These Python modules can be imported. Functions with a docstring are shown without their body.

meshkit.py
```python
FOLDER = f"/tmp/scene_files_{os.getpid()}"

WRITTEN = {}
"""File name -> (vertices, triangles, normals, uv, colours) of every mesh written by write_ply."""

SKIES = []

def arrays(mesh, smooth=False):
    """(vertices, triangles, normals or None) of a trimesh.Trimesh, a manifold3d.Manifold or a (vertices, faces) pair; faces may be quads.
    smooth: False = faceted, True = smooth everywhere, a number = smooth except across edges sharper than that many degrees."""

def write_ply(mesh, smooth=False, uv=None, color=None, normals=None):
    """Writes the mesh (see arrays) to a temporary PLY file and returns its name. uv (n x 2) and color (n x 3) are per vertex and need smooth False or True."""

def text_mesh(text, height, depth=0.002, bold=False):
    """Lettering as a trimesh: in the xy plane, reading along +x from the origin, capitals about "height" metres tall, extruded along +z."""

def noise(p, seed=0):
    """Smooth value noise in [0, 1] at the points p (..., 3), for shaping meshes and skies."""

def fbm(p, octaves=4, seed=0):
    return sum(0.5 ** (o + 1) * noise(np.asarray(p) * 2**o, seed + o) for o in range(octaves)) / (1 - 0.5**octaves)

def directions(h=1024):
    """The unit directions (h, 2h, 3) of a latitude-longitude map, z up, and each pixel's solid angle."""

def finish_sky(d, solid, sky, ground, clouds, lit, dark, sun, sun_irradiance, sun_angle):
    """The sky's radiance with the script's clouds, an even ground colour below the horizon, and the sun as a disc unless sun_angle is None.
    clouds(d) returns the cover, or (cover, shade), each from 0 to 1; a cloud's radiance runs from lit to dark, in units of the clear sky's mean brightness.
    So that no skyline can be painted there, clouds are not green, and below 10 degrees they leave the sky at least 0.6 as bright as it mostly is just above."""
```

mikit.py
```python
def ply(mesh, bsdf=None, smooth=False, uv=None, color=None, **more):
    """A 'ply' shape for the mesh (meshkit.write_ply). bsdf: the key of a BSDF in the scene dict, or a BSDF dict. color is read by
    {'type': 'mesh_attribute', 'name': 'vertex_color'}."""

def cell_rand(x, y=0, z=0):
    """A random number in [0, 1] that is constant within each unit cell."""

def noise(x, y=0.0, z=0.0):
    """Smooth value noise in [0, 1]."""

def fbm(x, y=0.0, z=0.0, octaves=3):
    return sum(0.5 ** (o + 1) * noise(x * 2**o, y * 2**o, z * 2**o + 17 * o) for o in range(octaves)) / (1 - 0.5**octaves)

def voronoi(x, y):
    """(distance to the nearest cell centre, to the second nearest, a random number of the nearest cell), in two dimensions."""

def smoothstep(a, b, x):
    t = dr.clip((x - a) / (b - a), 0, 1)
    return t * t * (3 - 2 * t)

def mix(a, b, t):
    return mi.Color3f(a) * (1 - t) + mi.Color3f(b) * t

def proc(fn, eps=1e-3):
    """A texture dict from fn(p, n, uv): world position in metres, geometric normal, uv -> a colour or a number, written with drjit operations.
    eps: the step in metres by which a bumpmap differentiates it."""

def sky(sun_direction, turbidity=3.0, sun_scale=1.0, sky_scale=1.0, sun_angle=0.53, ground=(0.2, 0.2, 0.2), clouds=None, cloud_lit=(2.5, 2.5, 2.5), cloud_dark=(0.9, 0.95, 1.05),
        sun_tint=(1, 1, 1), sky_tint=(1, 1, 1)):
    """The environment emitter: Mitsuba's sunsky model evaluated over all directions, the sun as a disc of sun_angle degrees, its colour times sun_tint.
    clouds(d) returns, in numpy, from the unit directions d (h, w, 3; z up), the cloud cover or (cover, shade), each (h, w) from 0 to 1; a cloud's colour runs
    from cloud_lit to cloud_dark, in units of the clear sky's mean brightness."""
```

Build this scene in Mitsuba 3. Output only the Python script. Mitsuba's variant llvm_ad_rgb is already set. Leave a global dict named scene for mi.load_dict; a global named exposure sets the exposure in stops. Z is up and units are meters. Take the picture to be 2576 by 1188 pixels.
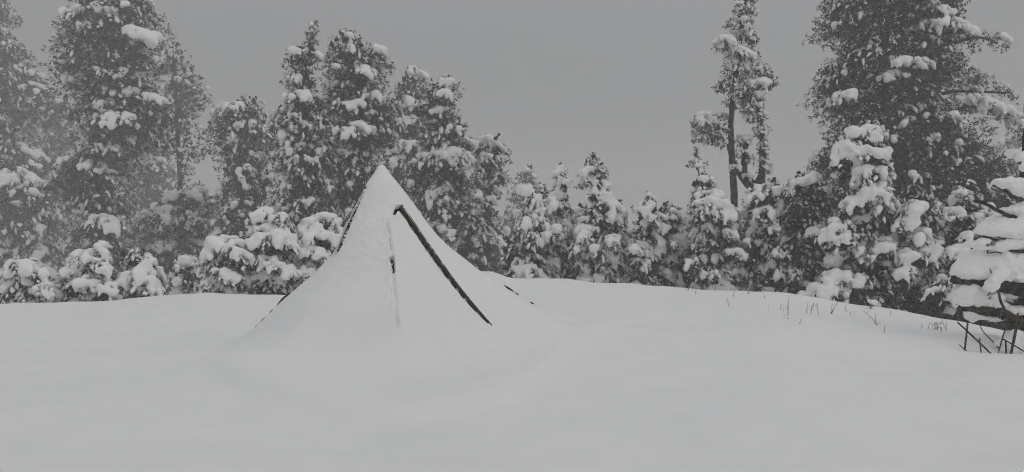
import math
import numpy as np
import mitsuba as mi
import drjit as dr
import trimesh
import mikit, meshkit
from scipy.sparse import coo_matrix
from scipy.sparse.csgraph import connected_components

T = mi.ScalarTransform4f
scene, labels = {}, {}

# ------------------------------------------------------------------ camera, sky, haze, exposure
EYE = np.array([0.0, 0.0, 1.6])
FU, CU, CV, HV = 1983.0, 1288.0, 594.0, 676.0          # focal length, centre and horizon, in a 2576 x 1188 picture
PITCH = math.atan2(HV - CV, FU)
FWD = np.array([0, math.cos(PITCH), math.sin(PITCH)])
UPV = np.array([0, -math.sin(PITCH), math.cos(PITCH)])
scene['camera'] = {'type': 'perspective', 'fov': 2 * math.degrees(math.atan(CU / FU)), 'fov_axis': 'x', 'near_clip': 0.1, 'far_clip': 2000.0,
                   'to_world': T().look_at(origin=EYE.tolist(), target=(EYE + FWD).tolist(), up=[0, 0, 1]),
                   'medium': {'type': 'ref', 'id': 'snowy_air'}}
exposure = 1.18


def overcast(d):                                        # the standard overcast sky: three times as bright overhead as at the horizon
    z = np.clip(d[..., 2], 0, 1)
    cloud = 0.06 * (meshkit.fbm(d * 3.0, 3, 5) - 0.5)
    return np.ones(z.shape), np.clip(1 - z ** 1.6 + cloud, 0, 1)


scene['sky'] = mikit.sky((0.75, -0.55, 0.55), turbidity=6, sun_scale=0.24, sun_angle=60, clouds=overcast, cloud_lit=(2.17, 2.23, 2.31), cloud_dark=(0.660, 0.675, 0.694), ground=(0.8, 0.8, 0.8), sun_tint=(0.84, 1.0, 1.2))
SIGMA = 0.0043
scene['snowy_air'] = {'type': 'homogeneous', 'albedo': 0.95, 'sigma_t': SIGMA}
scene['haze'] = {'type': 'cube', 'to_world': T().translate([0, 60, 10.0]).scale([200, 190, 24.0]), 'bsdf': {'type': 'null'},
                 'interior': {'type': 'ref', 'id': 'snowy_air'}}
labels['haze'] = {'kind': 'stuff', 'label': 'thin haze of blowing snow that fades the far trees', 'category': 'haze'}


def ray(u, v):
    d = FWD * FU + np.array([1.0, 0, 0]) * (u - CU) + UPV * (CV - v)
    return d / d[1]


def P(u, v, depth):
    return EYE + ray(u, v) * depth


# ------------------------------------------------------------------ materials
def snow_col(p, n, uv):
    f = mikit.fbm(p.x * 1.7, p.y * 1.7, p.z * 1.7, 3)
    return mikit.mix((0.84, 0.843, 0.85), (0.89, 0.89, 0.892), f)


def snow_grain(p, n, uv):
    return mikit.fbm(p.x * 9.0, p.y * 9.0, p.z * 9.0, 4)


def leaf_col(p, n, uv):
    f = mikit.noise(p.x * 2.3, p.y * 2.3, p.z * 2.3)
    g = mikit.noise(p.x * 19.0, p.y * 19.0, p.z * 19.0)
    return mikit.mix(mikit.mix((0.020, 0.023, 0.019), (0.040, 0.041, 0.034), f), (0.06, 0.06, 0.056), mikit.smoothstep(0.6, 0.95, g))


def bark_col(p, n, uv):
    f = mikit.fbm(p.x * 14.0, p.y * 14.0, p.z * 5.0, 4)
    g = mikit.noise(p.x * 60.0, p.y * 60.0, p.z * 40.0)
    return mikit.mix((0.022, 0.019, 0.016), (0.13, 0.105, 0.085), mikit.smoothstep(0.38, 0.75, f * 0.7 + g * 0.3))


def canvas_col(p, n, uv):
    f = mikit.fbm(p.x * 12.0, p.y * 12.0, p.z * 12.0, 3)
    return mikit.mix((0.010, 0.0085, 0.007), (0.024, 0.020, 0.015), f)


def flap_col(p, n, uv):
    f = mikit.fbm(p.x * 25.0, p.y * 25.0, p.z * 6.0, 3)
    return mikit.mix((0.030, 0.024, 0.016), (0.065, 0.052, 0.036), f)


scene['snow_mat'] = {'type': 'bumpmap', 'arbitrary': mikit.proc(snow_grain, eps=0.01), 'scale': 0.012,
                     'bsdf': {'type': 'twosided', 'bsdf': {'type': 'diffuse', 'reflectance': mikit.proc(snow_col)}}}
scene['clump_mat'] = {'type': 'twosided', 'bsdf': {'type': 'diffuse', 'reflectance': {'type': 'rgb', 'value': [0.90, 0.90, 0.905]}}}
scene['leaf_mat'] = {'type': 'twosided', 'bsdf': {'type': 'diffuse', 'reflectance': mikit.proc(leaf_col)}}
scene['bark_mat'] = {'type': 'twosided', 'bsdf': {'type': 'diffuse', 'reflectance': mikit.proc(bark_col)}}
scene['canvas_mat'] = {'type': 'twosided', 'bsdf': {'type': 'diffuse', 'reflectance': mikit.proc(canvas_col)}}
scene['flap_mat'] = {'type': 'twosided', 'bsdf': {'type': 'principled', 'base_color': mikit.proc(flap_col), 'roughness': 0.6, 'specular': 0.3}}
scene['stem_mat'] = {'type': 'twosided', 'bsdf': {'type': 'diffuse', 'reflectance': {'type': 'rgb', 'value': [0.09, 0.072, 0.054]}}}


# ------------------------------------------------------------------ helpers
def numbered(key):
    if key not in scene and not any(k.startswith(key + '__') for k in scene):
        return key
    i = 1
    while f'{key}_{i:03d}' in scene or any(k.startswith(f'{key}_{i:03d}__') for k in scene):
        i += 1
    return f'{key}_{i:03d}'


_seen = {}


def add(name, mesh, mat, parent=None, smooth=False, **lab):
    key = name if parent is None else parent + '__' + name
    n = _seen.get(key, 0)
    _seen[key] = n + 1
    if n:
        key = f'{key}_{n:03d}'
    scene[key] = mikit.ply(mesh, mat, smooth)
    if lab:
        labels[key] = lab
    return key


_things = {}


def thing(name, label, category, group=None):
    n = _things.get(name, 0)
    _things[name] = n + 1
    key = name if n == 0 else f'{name}_{n:03d}'
    labels[key] = {'label': label, 'category': category}
    if group:
        labels[key]['group'] = group
    return key


def join(meshes):
    vs, fs, at = [], [], 0
    for v, f in meshes:
        vs.append(v)
        fs.append(np.asarray(f) + at)
        at += len(v)
    return np.vstack(vs), np.vstack(fs)


def tube(pts, rad, sides=6, rough=0.0, rng=None, cap=True):
    p = np.asarray(pts, float)
    rad = np.broadcast_to(np.asarray(rad, float), (len(p),))
    t = np.gradient(p, axis=0)
    t /= np.linalg.norm(t, axis=1, keepdims=True) + 1e-12
    ref = np.array([0.31, 0.82, 0.47])
    a = np.cross(t, ref)
    a /= np.linalg.norm(a, axis=1, keepdims=True) + 1e-12
    b = np.cross(t, a)
    ang = np.arange(sides) * 2 * np.pi / sides
    r = rad[:, None] * np.ones(sides)
    if rough and rng is not None:
        ridge = rng.uniform(-1, 1, sides)
        r = r * (1 + rough * (0.6 * ridge[None] + rng.uniform(-1, 1, r.shape)))
    v = p[:, None] + r[..., None] * (np.cos(ang)[None, :, None] * a[:, None] + np.sin(ang)[None, :, None] * b[:, None])
    i, j = np.meshgrid(np.arange(len(p) - 1), np.arange(sides), indexing='ij')
    q = np.stack([i * sides + j, i * sides + (j + 1) % sides, (i + 1) * sides + (j + 1) % sides, (i + 1) * sides + j], -1).reshape(-1, 4)
    f = np.vstack([q[:, [0, 1, 2]], q[:, [0, 2, 3]]])
    v = v.reshape(-1, 3)
    if cap:
        n = len(v)
        v = np.vstack([v, p[0], p[-1]])
        k = np.arange(sides)
        e = (len(p) - 1) * sides
        f = np.vstack([f, np.stack([(k + 1) % sides, k, k * 0 + n], 1), np.stack([e + k, e + (k + 1) % sides, k * 0 + n + 1], 1)])
    return v, f


def curve(pts, n):
    """A smooth line through the points."""
    from scipy.interpolate import PchipInterpolator
    p = np.asarray(pts, float)
    s = np.r_[0, np.cumsum(np.linalg.norm(np.diff(p, axis=0), axis=1))]
    return PchipInterpolator(s, p)(np.linspace(0, s[-1], n))


# a block of smooth noise that repeats, for the surfaces of snow lumps
_r = np.random.default_rng(11)


def _tile_noise(n, cells, seed):
    g = np.random.default_rng(seed).uniform(-1, 1, (cells,) * 3)
    x = np.arange(n) * cells / n
    i = np.floor(x).astype(int)
    t = x - i
    t = t * t * (3 - 2 * t)
    for ax in range(3):
        a = np.take(g, i % cells, ax)
        b = np.take(g, (i + 1) % cells, ax)
        sh = [1, 1, 1]
        sh[ax] = n
        tt = t.reshape(sh)
        g = a * (1 - tt) + b * tt
    return g


NB = 96
NOISE = 0.70 * _tile_noise(NB, 24, 1) + 0.35 * _tile_noise(NB, 48, 2)


class Blobs:
    """Lumps of snow melted together on a grid; mesh() gives their skin."""

    def __init__(self):
        self.c, self.r = [], []

    def put(self, c, r):
        self.c.append(np.asarray(c, float))
        self.r.append(np.broadcast_to(np.asarray(r, float), 3))

    def mesh(self, cell, rough=0.35, blend=0.8, seed=0):
        if not self.c:
            return None
        c, r = np.array(self.c), np.array(self.r)
        lo, hi = (c - r).min(0) - 4 * cell, (c + r).max(0) + 4 * cell
        n = np.ceil((hi - lo) / cell).astype(int) + 1
        F = np.zeros(n, np.float32)
        k = 1.0 / (blend * cell)
        off = np.random.default_rng(seed).integers(0, NB, 3)
        m = 3.2 * blend * cell
        ax = [lo[i] + np.arange(n[i]) * cell for i in range(3)]
        nz = [(np.arange(n[i]) + off[i]) % NB for i in range(3)]
        for cc, rr in zip(c, r):
            a = np.maximum(((cc - rr - m - lo) / cell).astype(int), 0)
            b = np.minimum(((cc + rr + m - lo) / cell).astype(int) + 2, n)
            q = [((ax[i][a[i]:b[i]] - cc[i]) / rr[i]) ** 2 for i in range(3)]
            d = np.sqrt(q[0][:, None, None] + q[1][None, :, None] + q[2][None, None, :])
            rm = min(rr)
            d = (d - 1) * rm
            F[a[0]:b[0], a[1]:b[1], a[2]:b[2]] += np.exp(np.clip(-k * d, -9, 9))
        G = np.log(F + 1e-4) / k
        if rough:
            G = G + rough * cell * NOISE[np.ix_(*nz)]
        return surface_nets(G, lo, cell)


def surface_nets(G, lo, cell):
    s = G > 0
    nx, ny, nz = G.shape
    acc = np.zeros((nx - 1, ny - 1, nz - 1, 3), np.float32)
    cnt = np.zeros((nx - 1, ny - 1, nz - 1), np.float32)
    for axis in range(3):
        o = [i for i in range(3) if i != axis]
        a = np.take(G, np.arange(G.shape[axis] - 1), axis)
        b = np.take(G, np.arange(1, G.shape[axis]), axis)
        x = (a > 0) != (b > 0)
        t = np.where(x, a / np.where(x, a - b, 1), 0)
        for da in (0, 1):
            for db in (0, 1):
                sl = [slice(None)] * 3
                sl[o[0]] = slice(da, G.shape[o[0]] - 1 + da)
                sl[o[1]] = slice(db, G.shape[o[1]] - 1 + db)
                xx, tt = x[tuple(sl)], t[tuple(sl)]
                cnt += xx
                acc[..., axis] += tt
                acc[..., o[0]] += da * xx
                acc[..., o[1]] += db * xx
    on = cnt > 0
    idx = np.full(on.shape, -1, np.int64)
    idx[on] = np.arange(on.sum())
    v = np.argwhere(on) + acc[on] / cnt[on][:, None]
    quads = []
    for axis in range(3):
        o1, o2 = (axis + 1) % 3, (axis + 2) % 3
        a = np.take(s, np.arange(G.shape[axis] - 1), axis)
        b = np.take(s, np.arange(1, G.shape[axis]), axis)
        e = np.argwhere(a != b)
        e = e[(e[:, o1] > 0) & (e[:, o2] > 0) & (e[:, o1] < G.shape[o1] - 1) & (e[:, o2] < G.shape[o2] - 1)]
        u1, u2 = np.zeros(3, int), np.zeros(3, int)
        u1[o1], u2[o2] = 1, 1
        q = np.stack([idx[tuple((e - p).T)] for p in (u1 + u2, u2, 0 * u1, u1)], 1)
        inside = a[tuple(e.T)]
        q[~inside] = q[~inside][:, ::-1]
        quads.append(q)
    q = np.vstack(quads)
    f = np.vstack([q[:, [0, 1, 2]], q[:, [0, 2, 3]]])
    return lo + v * cell, f


def split(v, f):
    """The connected pieces of a mesh, largest first, with their areas."""
    n, lab = connected_components(coo_matrix((np.ones(len(f) * 2), (np.r_[f[:, 0], f[:, 1]], np.r_[f[:, 1], f[:, 2]])), (len(v),) * 2), False)
    fl = lab[f[:, 0]]
    area = np.bincount(fl, np.linalg.norm(np.cross(v[f[:, 1]] - v[f[:, 0]], v[f[:, 2]] - v[f[:, 0]]), axis=1) / 2, n)
    order = np.argsort(-area)
    out = []
    for k in order:
        sel = fl == k
        if not sel.any():
            continue
        used, inv = np.unique(f[sel], return_inverse=True)
        out.append((v[used], inv.reshape(-1, 3), area[k]))
    return out


# ------------------------------------------------------------------ the tent's shape
TC = np.array([P(960, 410, 13.0)[0], 13.0])
TOP = P(960, 414, 13.0)[2]
_zl = np.array([-1.0, -0.3, 0.23, 0.56, 0.95, 1.18, 1.5, 1.8, 2.3, 2.75, 3.1, TOP])
_rl = np.array([4.0, 3.2, 2.48, 2.08, 1.68, 1.43, 1.06, 0.80, 0.60, 0.38, 0.17, 0.02])
_zr = np.array([-1.0, -0.3, 0.30, 0.75, 1.0, 1.31, 1.67, 2.1, 2.79, 3.1, TOP])
_rr = np.array([4.8, 4.0, 3.35, 2.85, 2.45, 1.97, 1.50, 0.98, 0.45, 0.19, 0.02])
_zf = np.array([-1.0, -0.3, 0.1, 0.5, 1.0, 1.5, 2.0, 2.5, 3.0, TOP])
_rf = np.array([4.3, 3.4, 2.75, 2.2, 1.72, 1.30, 0.94, 0.60, 0.28, 0.02])


def tent_r(th, z):
    """Radius of the canvas at angle th (0 = right, -90 = towards the camera) and height z."""
    from scipy.interpolate import PchipInterpolator as PI
    l, r, f = PI(_zl, _rl)(z) - 0.05, PI(_zr, _rr)(z) - 0.05, PI(_zf, _rf)(z) - 0.05
    c = np.cos(th)
    w = np.abs(c) ** 1.6
    side = np.where(c > 0, r, l)
    base = side * w + f * (1 - w)
    m = 8.0                                             # eight flat panels between the seams
    k = np.mod(th - SEAM0 + math.pi / m, 2 * math.pi / m) - math.pi / m
    flat = math.cos(math.pi / m) / np.cos(np.abs(k) - math.pi / m)
    return np.maximum(base, 0.0) * (0.68 + 0.32 * flat)


SEAM0 = math.radians(-73)


def tent_point(th, z):
    r = tent_r(th, z)
    return np.stack([TC[0] + r * np.cos(th), TC[1] + r * np.sin(th), z + 0 * th], -1)


def tent_hit(u, v):
    """Where the line of sight through a pixel first meets the canvas."""
    d = ray(u, v)
    t = np.linspace(8.5, 13.6, 700)
    p = EYE + t[:, None] * d
    th = np.arctan2(p[:, 1] - TC[1], p[:, 0] - TC[0])
    s = np.hypot(p[:, 0] - TC[0], p[:, 1] - TC[1]) - tent_r(th, np.minimum(p[:, 2], TOP - 0.01))
    i = np.argmax(s < 0) if (s < 0).any() else np.argmin(s)
    return p[i]


# ------------------------------------------------------------------ the snow-covered ground
_cu = np.array([-600, -300, 0, 150, 280, 400, 480, 520, 600, 730, 1230, 1290, 1380, 1500, 1570, 1700, 1900, 2000, 2150, 2280, 2400, 2576, 2900, 3300.0])
_cv = np.array([790, 778, 768, 763, 759, 742, 730, 728, 737, 741, 684, 699, 705, 712, 716, 728, 732, 740, 770, 795, 815, 846, 905, 960.0])
_du = np.array([-600, 500, 1500, 2000, 2576, 3300.0])
_dd = np.array([21.0, 22.0, 22.0, 20.0, 16.5, 15.0])


def sst(a, b, x):
    t = np.clip((x - a) / (b - a), 0, 1)
    return t * t * (3 - 2 * t)


def base_ground(x, y):
    u = CU + FU * x / np.maximum(y, 2.0)
    from scipy.interpolate import PchipInterpolator as PI
    uu = np.clip(u, -600, 3300)
    dc = PI(_du, _dd)(uu)
    zc = EYE[2] - (PI(_cu, _cv)(uu) - HV) / FU * dc
    z = zc * sst(4.5, 1.0, (dc - y) / dc * 5.5) if False else zc * (0.55 * sst(5.0, 1.12 * dc, np.minimum(y, dc)) / sst(5.0, 1.12 * dc, dc) + 0.45 * np.clip((np.minimum(y, dc) - 5) / (dc - 5), 0, 1) ** 1.5)
    over = np.maximum(y - dc, 0)
    drop = 0.03 * over ** 2
    drop = np.where(over > 8, 1.92 + 0.30 * (over - 8), drop)
    z = z - np.minimum(drop, 7.5)
    far = np.maximum(np.hypot(x, y) - 130, 0)
    z = z + 0.0 * far
    p = np.stack([x, y, 0 * x], -1)
    near = 1 - sst(26, 40, y)
    z = z + near * (0.32 * (meshkit.fbm(p * 0.33, 3, 3) - 0.5) - 0.09 * np.abs(meshkit.fbm(p * np.array([0.35, 0.8, 1]) + 7.3, 3, 5) - 0.5) + 0.085 * (meshkit.fbm(p * np.array([0.8, 1.3, 1]), 3, 8) - 0.5)) * sst(0, 6, y + 6)
    # the wind lip that runs across in front of the tent
    lip = y - (8.05 + 0.06 * np.sin(x * 1.7) + np.where(x > -1.3, 0.68, 0.34) * (x + 1.3) ** 2)
    z = z + 0.15 * sst(-0.22, 0.38, lip) * sst(2.6, 0.5, lip) * sst(3.6, 1.9, np.abs(x + 1.3))
    return z


def tent_z(x, y):
    """Height of the snow on the tent over (x, y), by inverting the radius."""
    th = np.arctan2(y - TC[1], x - TC[0])
    rho = np.hypot(x - TC[0], y - TC[1]) - 0.055
    lo, hi = np.full(np.shape(x), -1.0), np.full(np.shape(x), TOP - 0.01)
    for _ in range(14):
        mid = (lo + hi) / 2
        big = tent_r(th, mid) > rho
        lo, hi = np.where(big, mid, lo), np.where(big, hi, mid)
    return (lo + hi) / 2


def ground(x, y):
    x, y = np.asarray(x, float), np.asarray(y, float)
    g = base_ground(x, y)
    near = np.hypot(x - TC[0], y - TC[1]) < 5.2
    if near.any():
        gt = np.atleast_1d(g).copy()
        nn = np.atleast_1d(near)
        t = tent_z(np.atleast_1d(x)[nn], np.atleast_1d(y)[nn])
        gg = gt[nn]
        k = 0.16
        rho = np.hypot(np.atleast_1d(x)[nn] - TC[0], np.atleast_1d(y)[nn] - TC[1])
        d = t - gg
        drift = gg + k * np.logaddexp(0, (d) / k) * sst(5.2, 3.8, rho)   # drifted up against the canvas
        drift = np.minimum(drift, np.maximum(t - 0.05, gg + 0.0) + np.maximum(0, 0.28 - np.maximum(d, -0.4) * 0.55))
        gt[nn] = np.minimum(drift, np.maximum(gg, np.minimum(t, gg + 0.9)) + 0.35)
        tmp = gt[nn]                                     # under the canvas the ground stays level
        tmp = np.where(d > 0.56, np.minimum(tmp, np.maximum(gg + 0.40 - 1.2 * (d - 0.56), gg - 0.1)), tmp)
        gt[nn] = tmp
        g = gt.reshape(np.shape(g)) if np.shape(g) else gt[0]
    return g


def graded(lo, hi, parts):
    """Coordinates from lo to hi: parts = [(until, step), ...]."""
    out = [lo]
    for until, step in parts:
        n = max(1, int(round((until - out[-1]) / step)))
        out += list(np.linspace(out[-1], until, n + 1)[1:])
    return np.array(out)


gx = graded(-400, 400, [(-120, 40), (-40, 4), (-14, 0.4), (-7, 0.14), (4, 0.07), (14, 0.13), (30, 0.5), (90, 4), (400, 40)])
gy = graded(-300, 400, [(-60, 40), (-6, 4), (4, 0.35), (9, 0.07), (16, 0.07), (24, 0.11), (40, 0.5), (120, 5), (400, 40)])
X, Y = np.meshgrid(gx, gy, indexing='ij')
Z = ground(X, Y)
gi = np.arange(X.size).reshape(X.shape)
gq = np.stack([gi[:-1, :-1], gi[1:, :-1], gi[1:, 1:], gi[:-1, 1:]], -1).reshape(-1, 4)
add('snowy_ground', (np.stack([X, Y, Z], -1).reshape(-1, 3), gq), 'snow_mat', smooth=True, kind='structure', label='deep smooth snow over a low rise, falling away behind and to the right')


def ground_hit(u, v, t0=5.0, t1=30.0):
    d = ray(u, v)
    t = np.linspace(t0, t1, 1200)
    p = EYE + t[:, None] * d
    below = p[:, 2] < ground(p[:, 0], p[:, 1])
    return p[np.argmax(below)] if below.any() else None


# ------------------------------------------------------------------ the tent
def seg_dist(p, line):
    """Distance of points to a 3-D polyline, the fraction along it of the nearest point, and that point."""
    best, frac = np.full(len(p), 1e9), np.zeros(len(p))
    near = np.zeros_like(p)
    s = np.r_[0, np.cumsum(np.linalg.norm(np.diff(line, axis=0), axis=1))]
    for i in range(len(line) - 1):
        a, d = line[i], line[i + 1] - line[i]
        t = np.clip(((p - a) @ d) / (d @ d), 0, 1)
        q = a + t[:, None] * d
        r = np.linalg.norm(p - q, axis=1)
        up = r < best
        best[up], frac[up], near[up] = r[up], ((s[i] + t * (s[i + 1] - s[i])) / s[-1])[up], q[up]
    return best, frac, near


tent = thing('tent', 'large pyramid tent buried under smooth snow, dark canvas showing along a slit', 'tent')
ths = np.radians(np.r_[np.arange(-200, 20, 0.55), np.arange(20, 160, 4.0)])
zs = np.r_[np.linspace(-0.45, 0.7, 50), np.linspace(0.715, 1.6, 66), np.linspace(1.608, 2.72, 140), np.linspace(2.735, 3.05, 24), np.linspace(3.06, TOP, 24)]
TH, ZZ = np.meshgrid(ths, zs, indexing='ij')
base = tent_point(TH, ZZ)
du = np.gradient(base, axis=0)
dv = np.gradient(base, axis=1)
nrm = np.cross(du, dv)
nrm /= np.linalg.norm(nrm, axis=-1, keepdims=True) + 1e-12
nrm[..., -1, :] = [0, 0, 1]
flat = base.reshape(-1, 3)
nf = nrm.reshape(-1, 3)
thick = np.full(len(flat), 0.05)
thick += 0.022 * (meshkit.fbm(flat * 2.6, 3, 4) - 0.5)
front = flat[:, 1] < TC[1] + 0.3

strip = np.array([tent_hit(u, v) for u, v in curve([(1006, 523), (1030, 556), (1063, 605), (1107, 668), (1150, 727), (1193, 780), (1233, 826)], 40)])
hood = np.array([tent_hit(u, v) for u, v in curve([(990, 543), (992, 530), (998, 523), (1009, 522)], 12)])
zipper = np.array([tent_hit(u, v) for u, v in curve([(975, 560), (985, 640), (990, 700), (996, 760), (1002, 830), (1003, 890), (1006, 950)], 40)])
vent = np.array([tent_hit(u, v) for u, v in [(986, 652), (989, 668), (991, 689)]])

ds, fs_, ns_ = seg_dist(flat, strip)
side = np.einsum('ij,ij->i', flat - ns_, np.cross(nf, np.broadcast_to(strip[-1] - strip[0], nf.shape)))   # > 0 left of the strip
leftside = side < 0
taper = 1 - fs_ ** 1.5
jag = 0.010 * (meshkit.noise(flat * 22, 6) - 0.5) + 0.012 * (meshkit.noise(flat * 60, 7) - 0.5)
# door panel: sunk below the flap, most at the slit and under the hood
sunk = 0.085 * taper * np.exp(-np.maximum(ds, 0) / (0.07 + 0.25 * fs_)) * leftside * front * (flat[:, 2] < strip[0, 2] + 0.004)
thick -= np.where(fs_ < 0.999, sunk, 0)
width = 0.062 * taper ** 0.6 + 0.004
gap = leftside & (ds < width + jag * taper) & (fs_ > 0.0) & (fs_ < 0.999) & front
thick[gap] = -0.10
edge = (~leftside) & (ds < 0.05) & front & (fs_ < 0.99)
thick[edge] += 0.008 * taper[edge] * (1 - ds[edge] / 0.05)
dh, fh, nh = seg_dist(flat, hood)
below = (flat[:, 2] < nh[:, 2] + 0.004)
g2 = (dh < 0.085 * (0.25 + fh) + 0.4 * jag) & below & front & (flat[:, 0] < strip[0, 0] + 0.02)
thick[g2] = -0.10
hoodlip = (dh < 0.05) & ~below & front
thick[hoodlip] += 0.035 * (1 - dh[hoodlip] / 0.05)
# zip line: a crumbly crease with flakes lifted beside it
dz_, fz, nz_ = seg_dist(flat, zipper)
left_z = flat[:, 0] < nz_[:, 0]
crumb = np.exp(-(dz_ / 0.14) ** 2) * left_z * (1 - 0.75 * fz)
thick += front * crumb * 0.06 * (np.abs(meshkit.fbm(flat * np.array([20, 12, 9]), 3, 9) - 0.5) * 2 - 0.3)
thick += front * (-0.045 * np.exp(-(dz_ / 0.020) ** 2) * (1 - fz) ** 0.5 * sst(0.10, 0.45, meshkit.noise(flat * 9, 12)))
thick += front * 0.018 * sst(0.10, 0.0, dz_) * (~left_z) * (1 - fz)
rough_area = front * np.exp(-((flat[:, 0] - (TC[0] - 0.05)) / 0.5) ** 2) * sst(0.9, 1.6, flat[:, 2]) * sst(3.0, 2.4, flat[:, 2])
thick += rough_area * 0.034 * (meshkit.fbm(flat * 11, 3, 14) - 0.5)
dvn, fv, _ = seg_dist(flat, vent)

hole = (dvn < 0.027 + 0.016 * (meshkit.noise(flat * 45, 15) - 0.4) - 0.008 * fv) & front
thick += front * 0.015 * np.exp(-(dvn / 0.09) ** 2)
thick[hole] = -0.09 + 0.11 * (meshkit.noise(flat[hole] * 70, 16) > 0.80)
# bare strip on the left edge: between the front snow and a rind of frozen crumbs
lth = np.interp(flat[:, 2], [1.72, 1.9, 2.2, 2.5, 2.8, 2.95], np.radians([-139, -129, -129, -133, -139, -143]))
th_all = TH.reshape(-1)
zz_all = ZZ.reshape(-1)
inb = (zz_all > 1.76) & (zz_all < 2.93)
arc = (lth - th_all) * np.maximum(tent_r(th_all, zz_all), 0.05)          # metres left of the front snow's edge
wid = np.interp(zz_all, [1.76, 1.95, 2.3, 2.7, 2.93], [0.07, 0.36, 0.30, 0.16, 0.035])
bare = inb & (arc > 0 + jag) & (arc < wid + 1.6 * jag)
rind = inb & (arc >= wid + 1.6 * jag) & (arc < wid + 0.35)
thick[bare] = -0.06
thick[rind] = 0.010 + 0.075 * (meshkit.fbm(flat[rind] * 16, 3, 21) - 0.35)
lipz = inb & (arc <= 0) & (arc > -0.12)
thick[lipz] = 0.018 + (thick[lipz] - 0.018) * (-arc[lipz] / 0.12) ** 1.5

sv = flat + nf * thick[:, None]
sv = sv.reshape(TH.shape + (3,))
sv[:, -1] = sv[:, -1].mean(0) + [0, 0, 0.0]
gi = np.arange(TH.size).reshape(TH.shape)
nxt = np.roll(gi, -1, axis=0)
q = np.stack([gi[:, :-1], nxt[:, :-1], nxt[:, 1:], gi[:, 1:]], -1).reshape(-1, 4)
add('snow_cover', (sv.reshape(-1, 3), q), 'snow_mat', tent, smooth=45, label='smooth crust of snow over the whole tent')
cv = flat - nf * np.where(inb & (arc > -0.05) & (arc < 0.5), 0.008, 0.045)[:, None]
cq = np.arange(TH.size).reshape(TH.shape)[::4, ::4]
cx = np.roll(cq, -1, axis=0)
cvq = np.stack([cq[:, :-1], cx[:, :-1], cx[:, 1:], cq[:, 1:]], -1).reshape(-1, 4)
used, inv = np.unique(cvq, return_inverse=True)
add('canopy', (cv[used], inv.reshape(-1, 4)), 'canvas_mat', tent, smooth=True, label='dark brown canvas under the snow')


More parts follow.
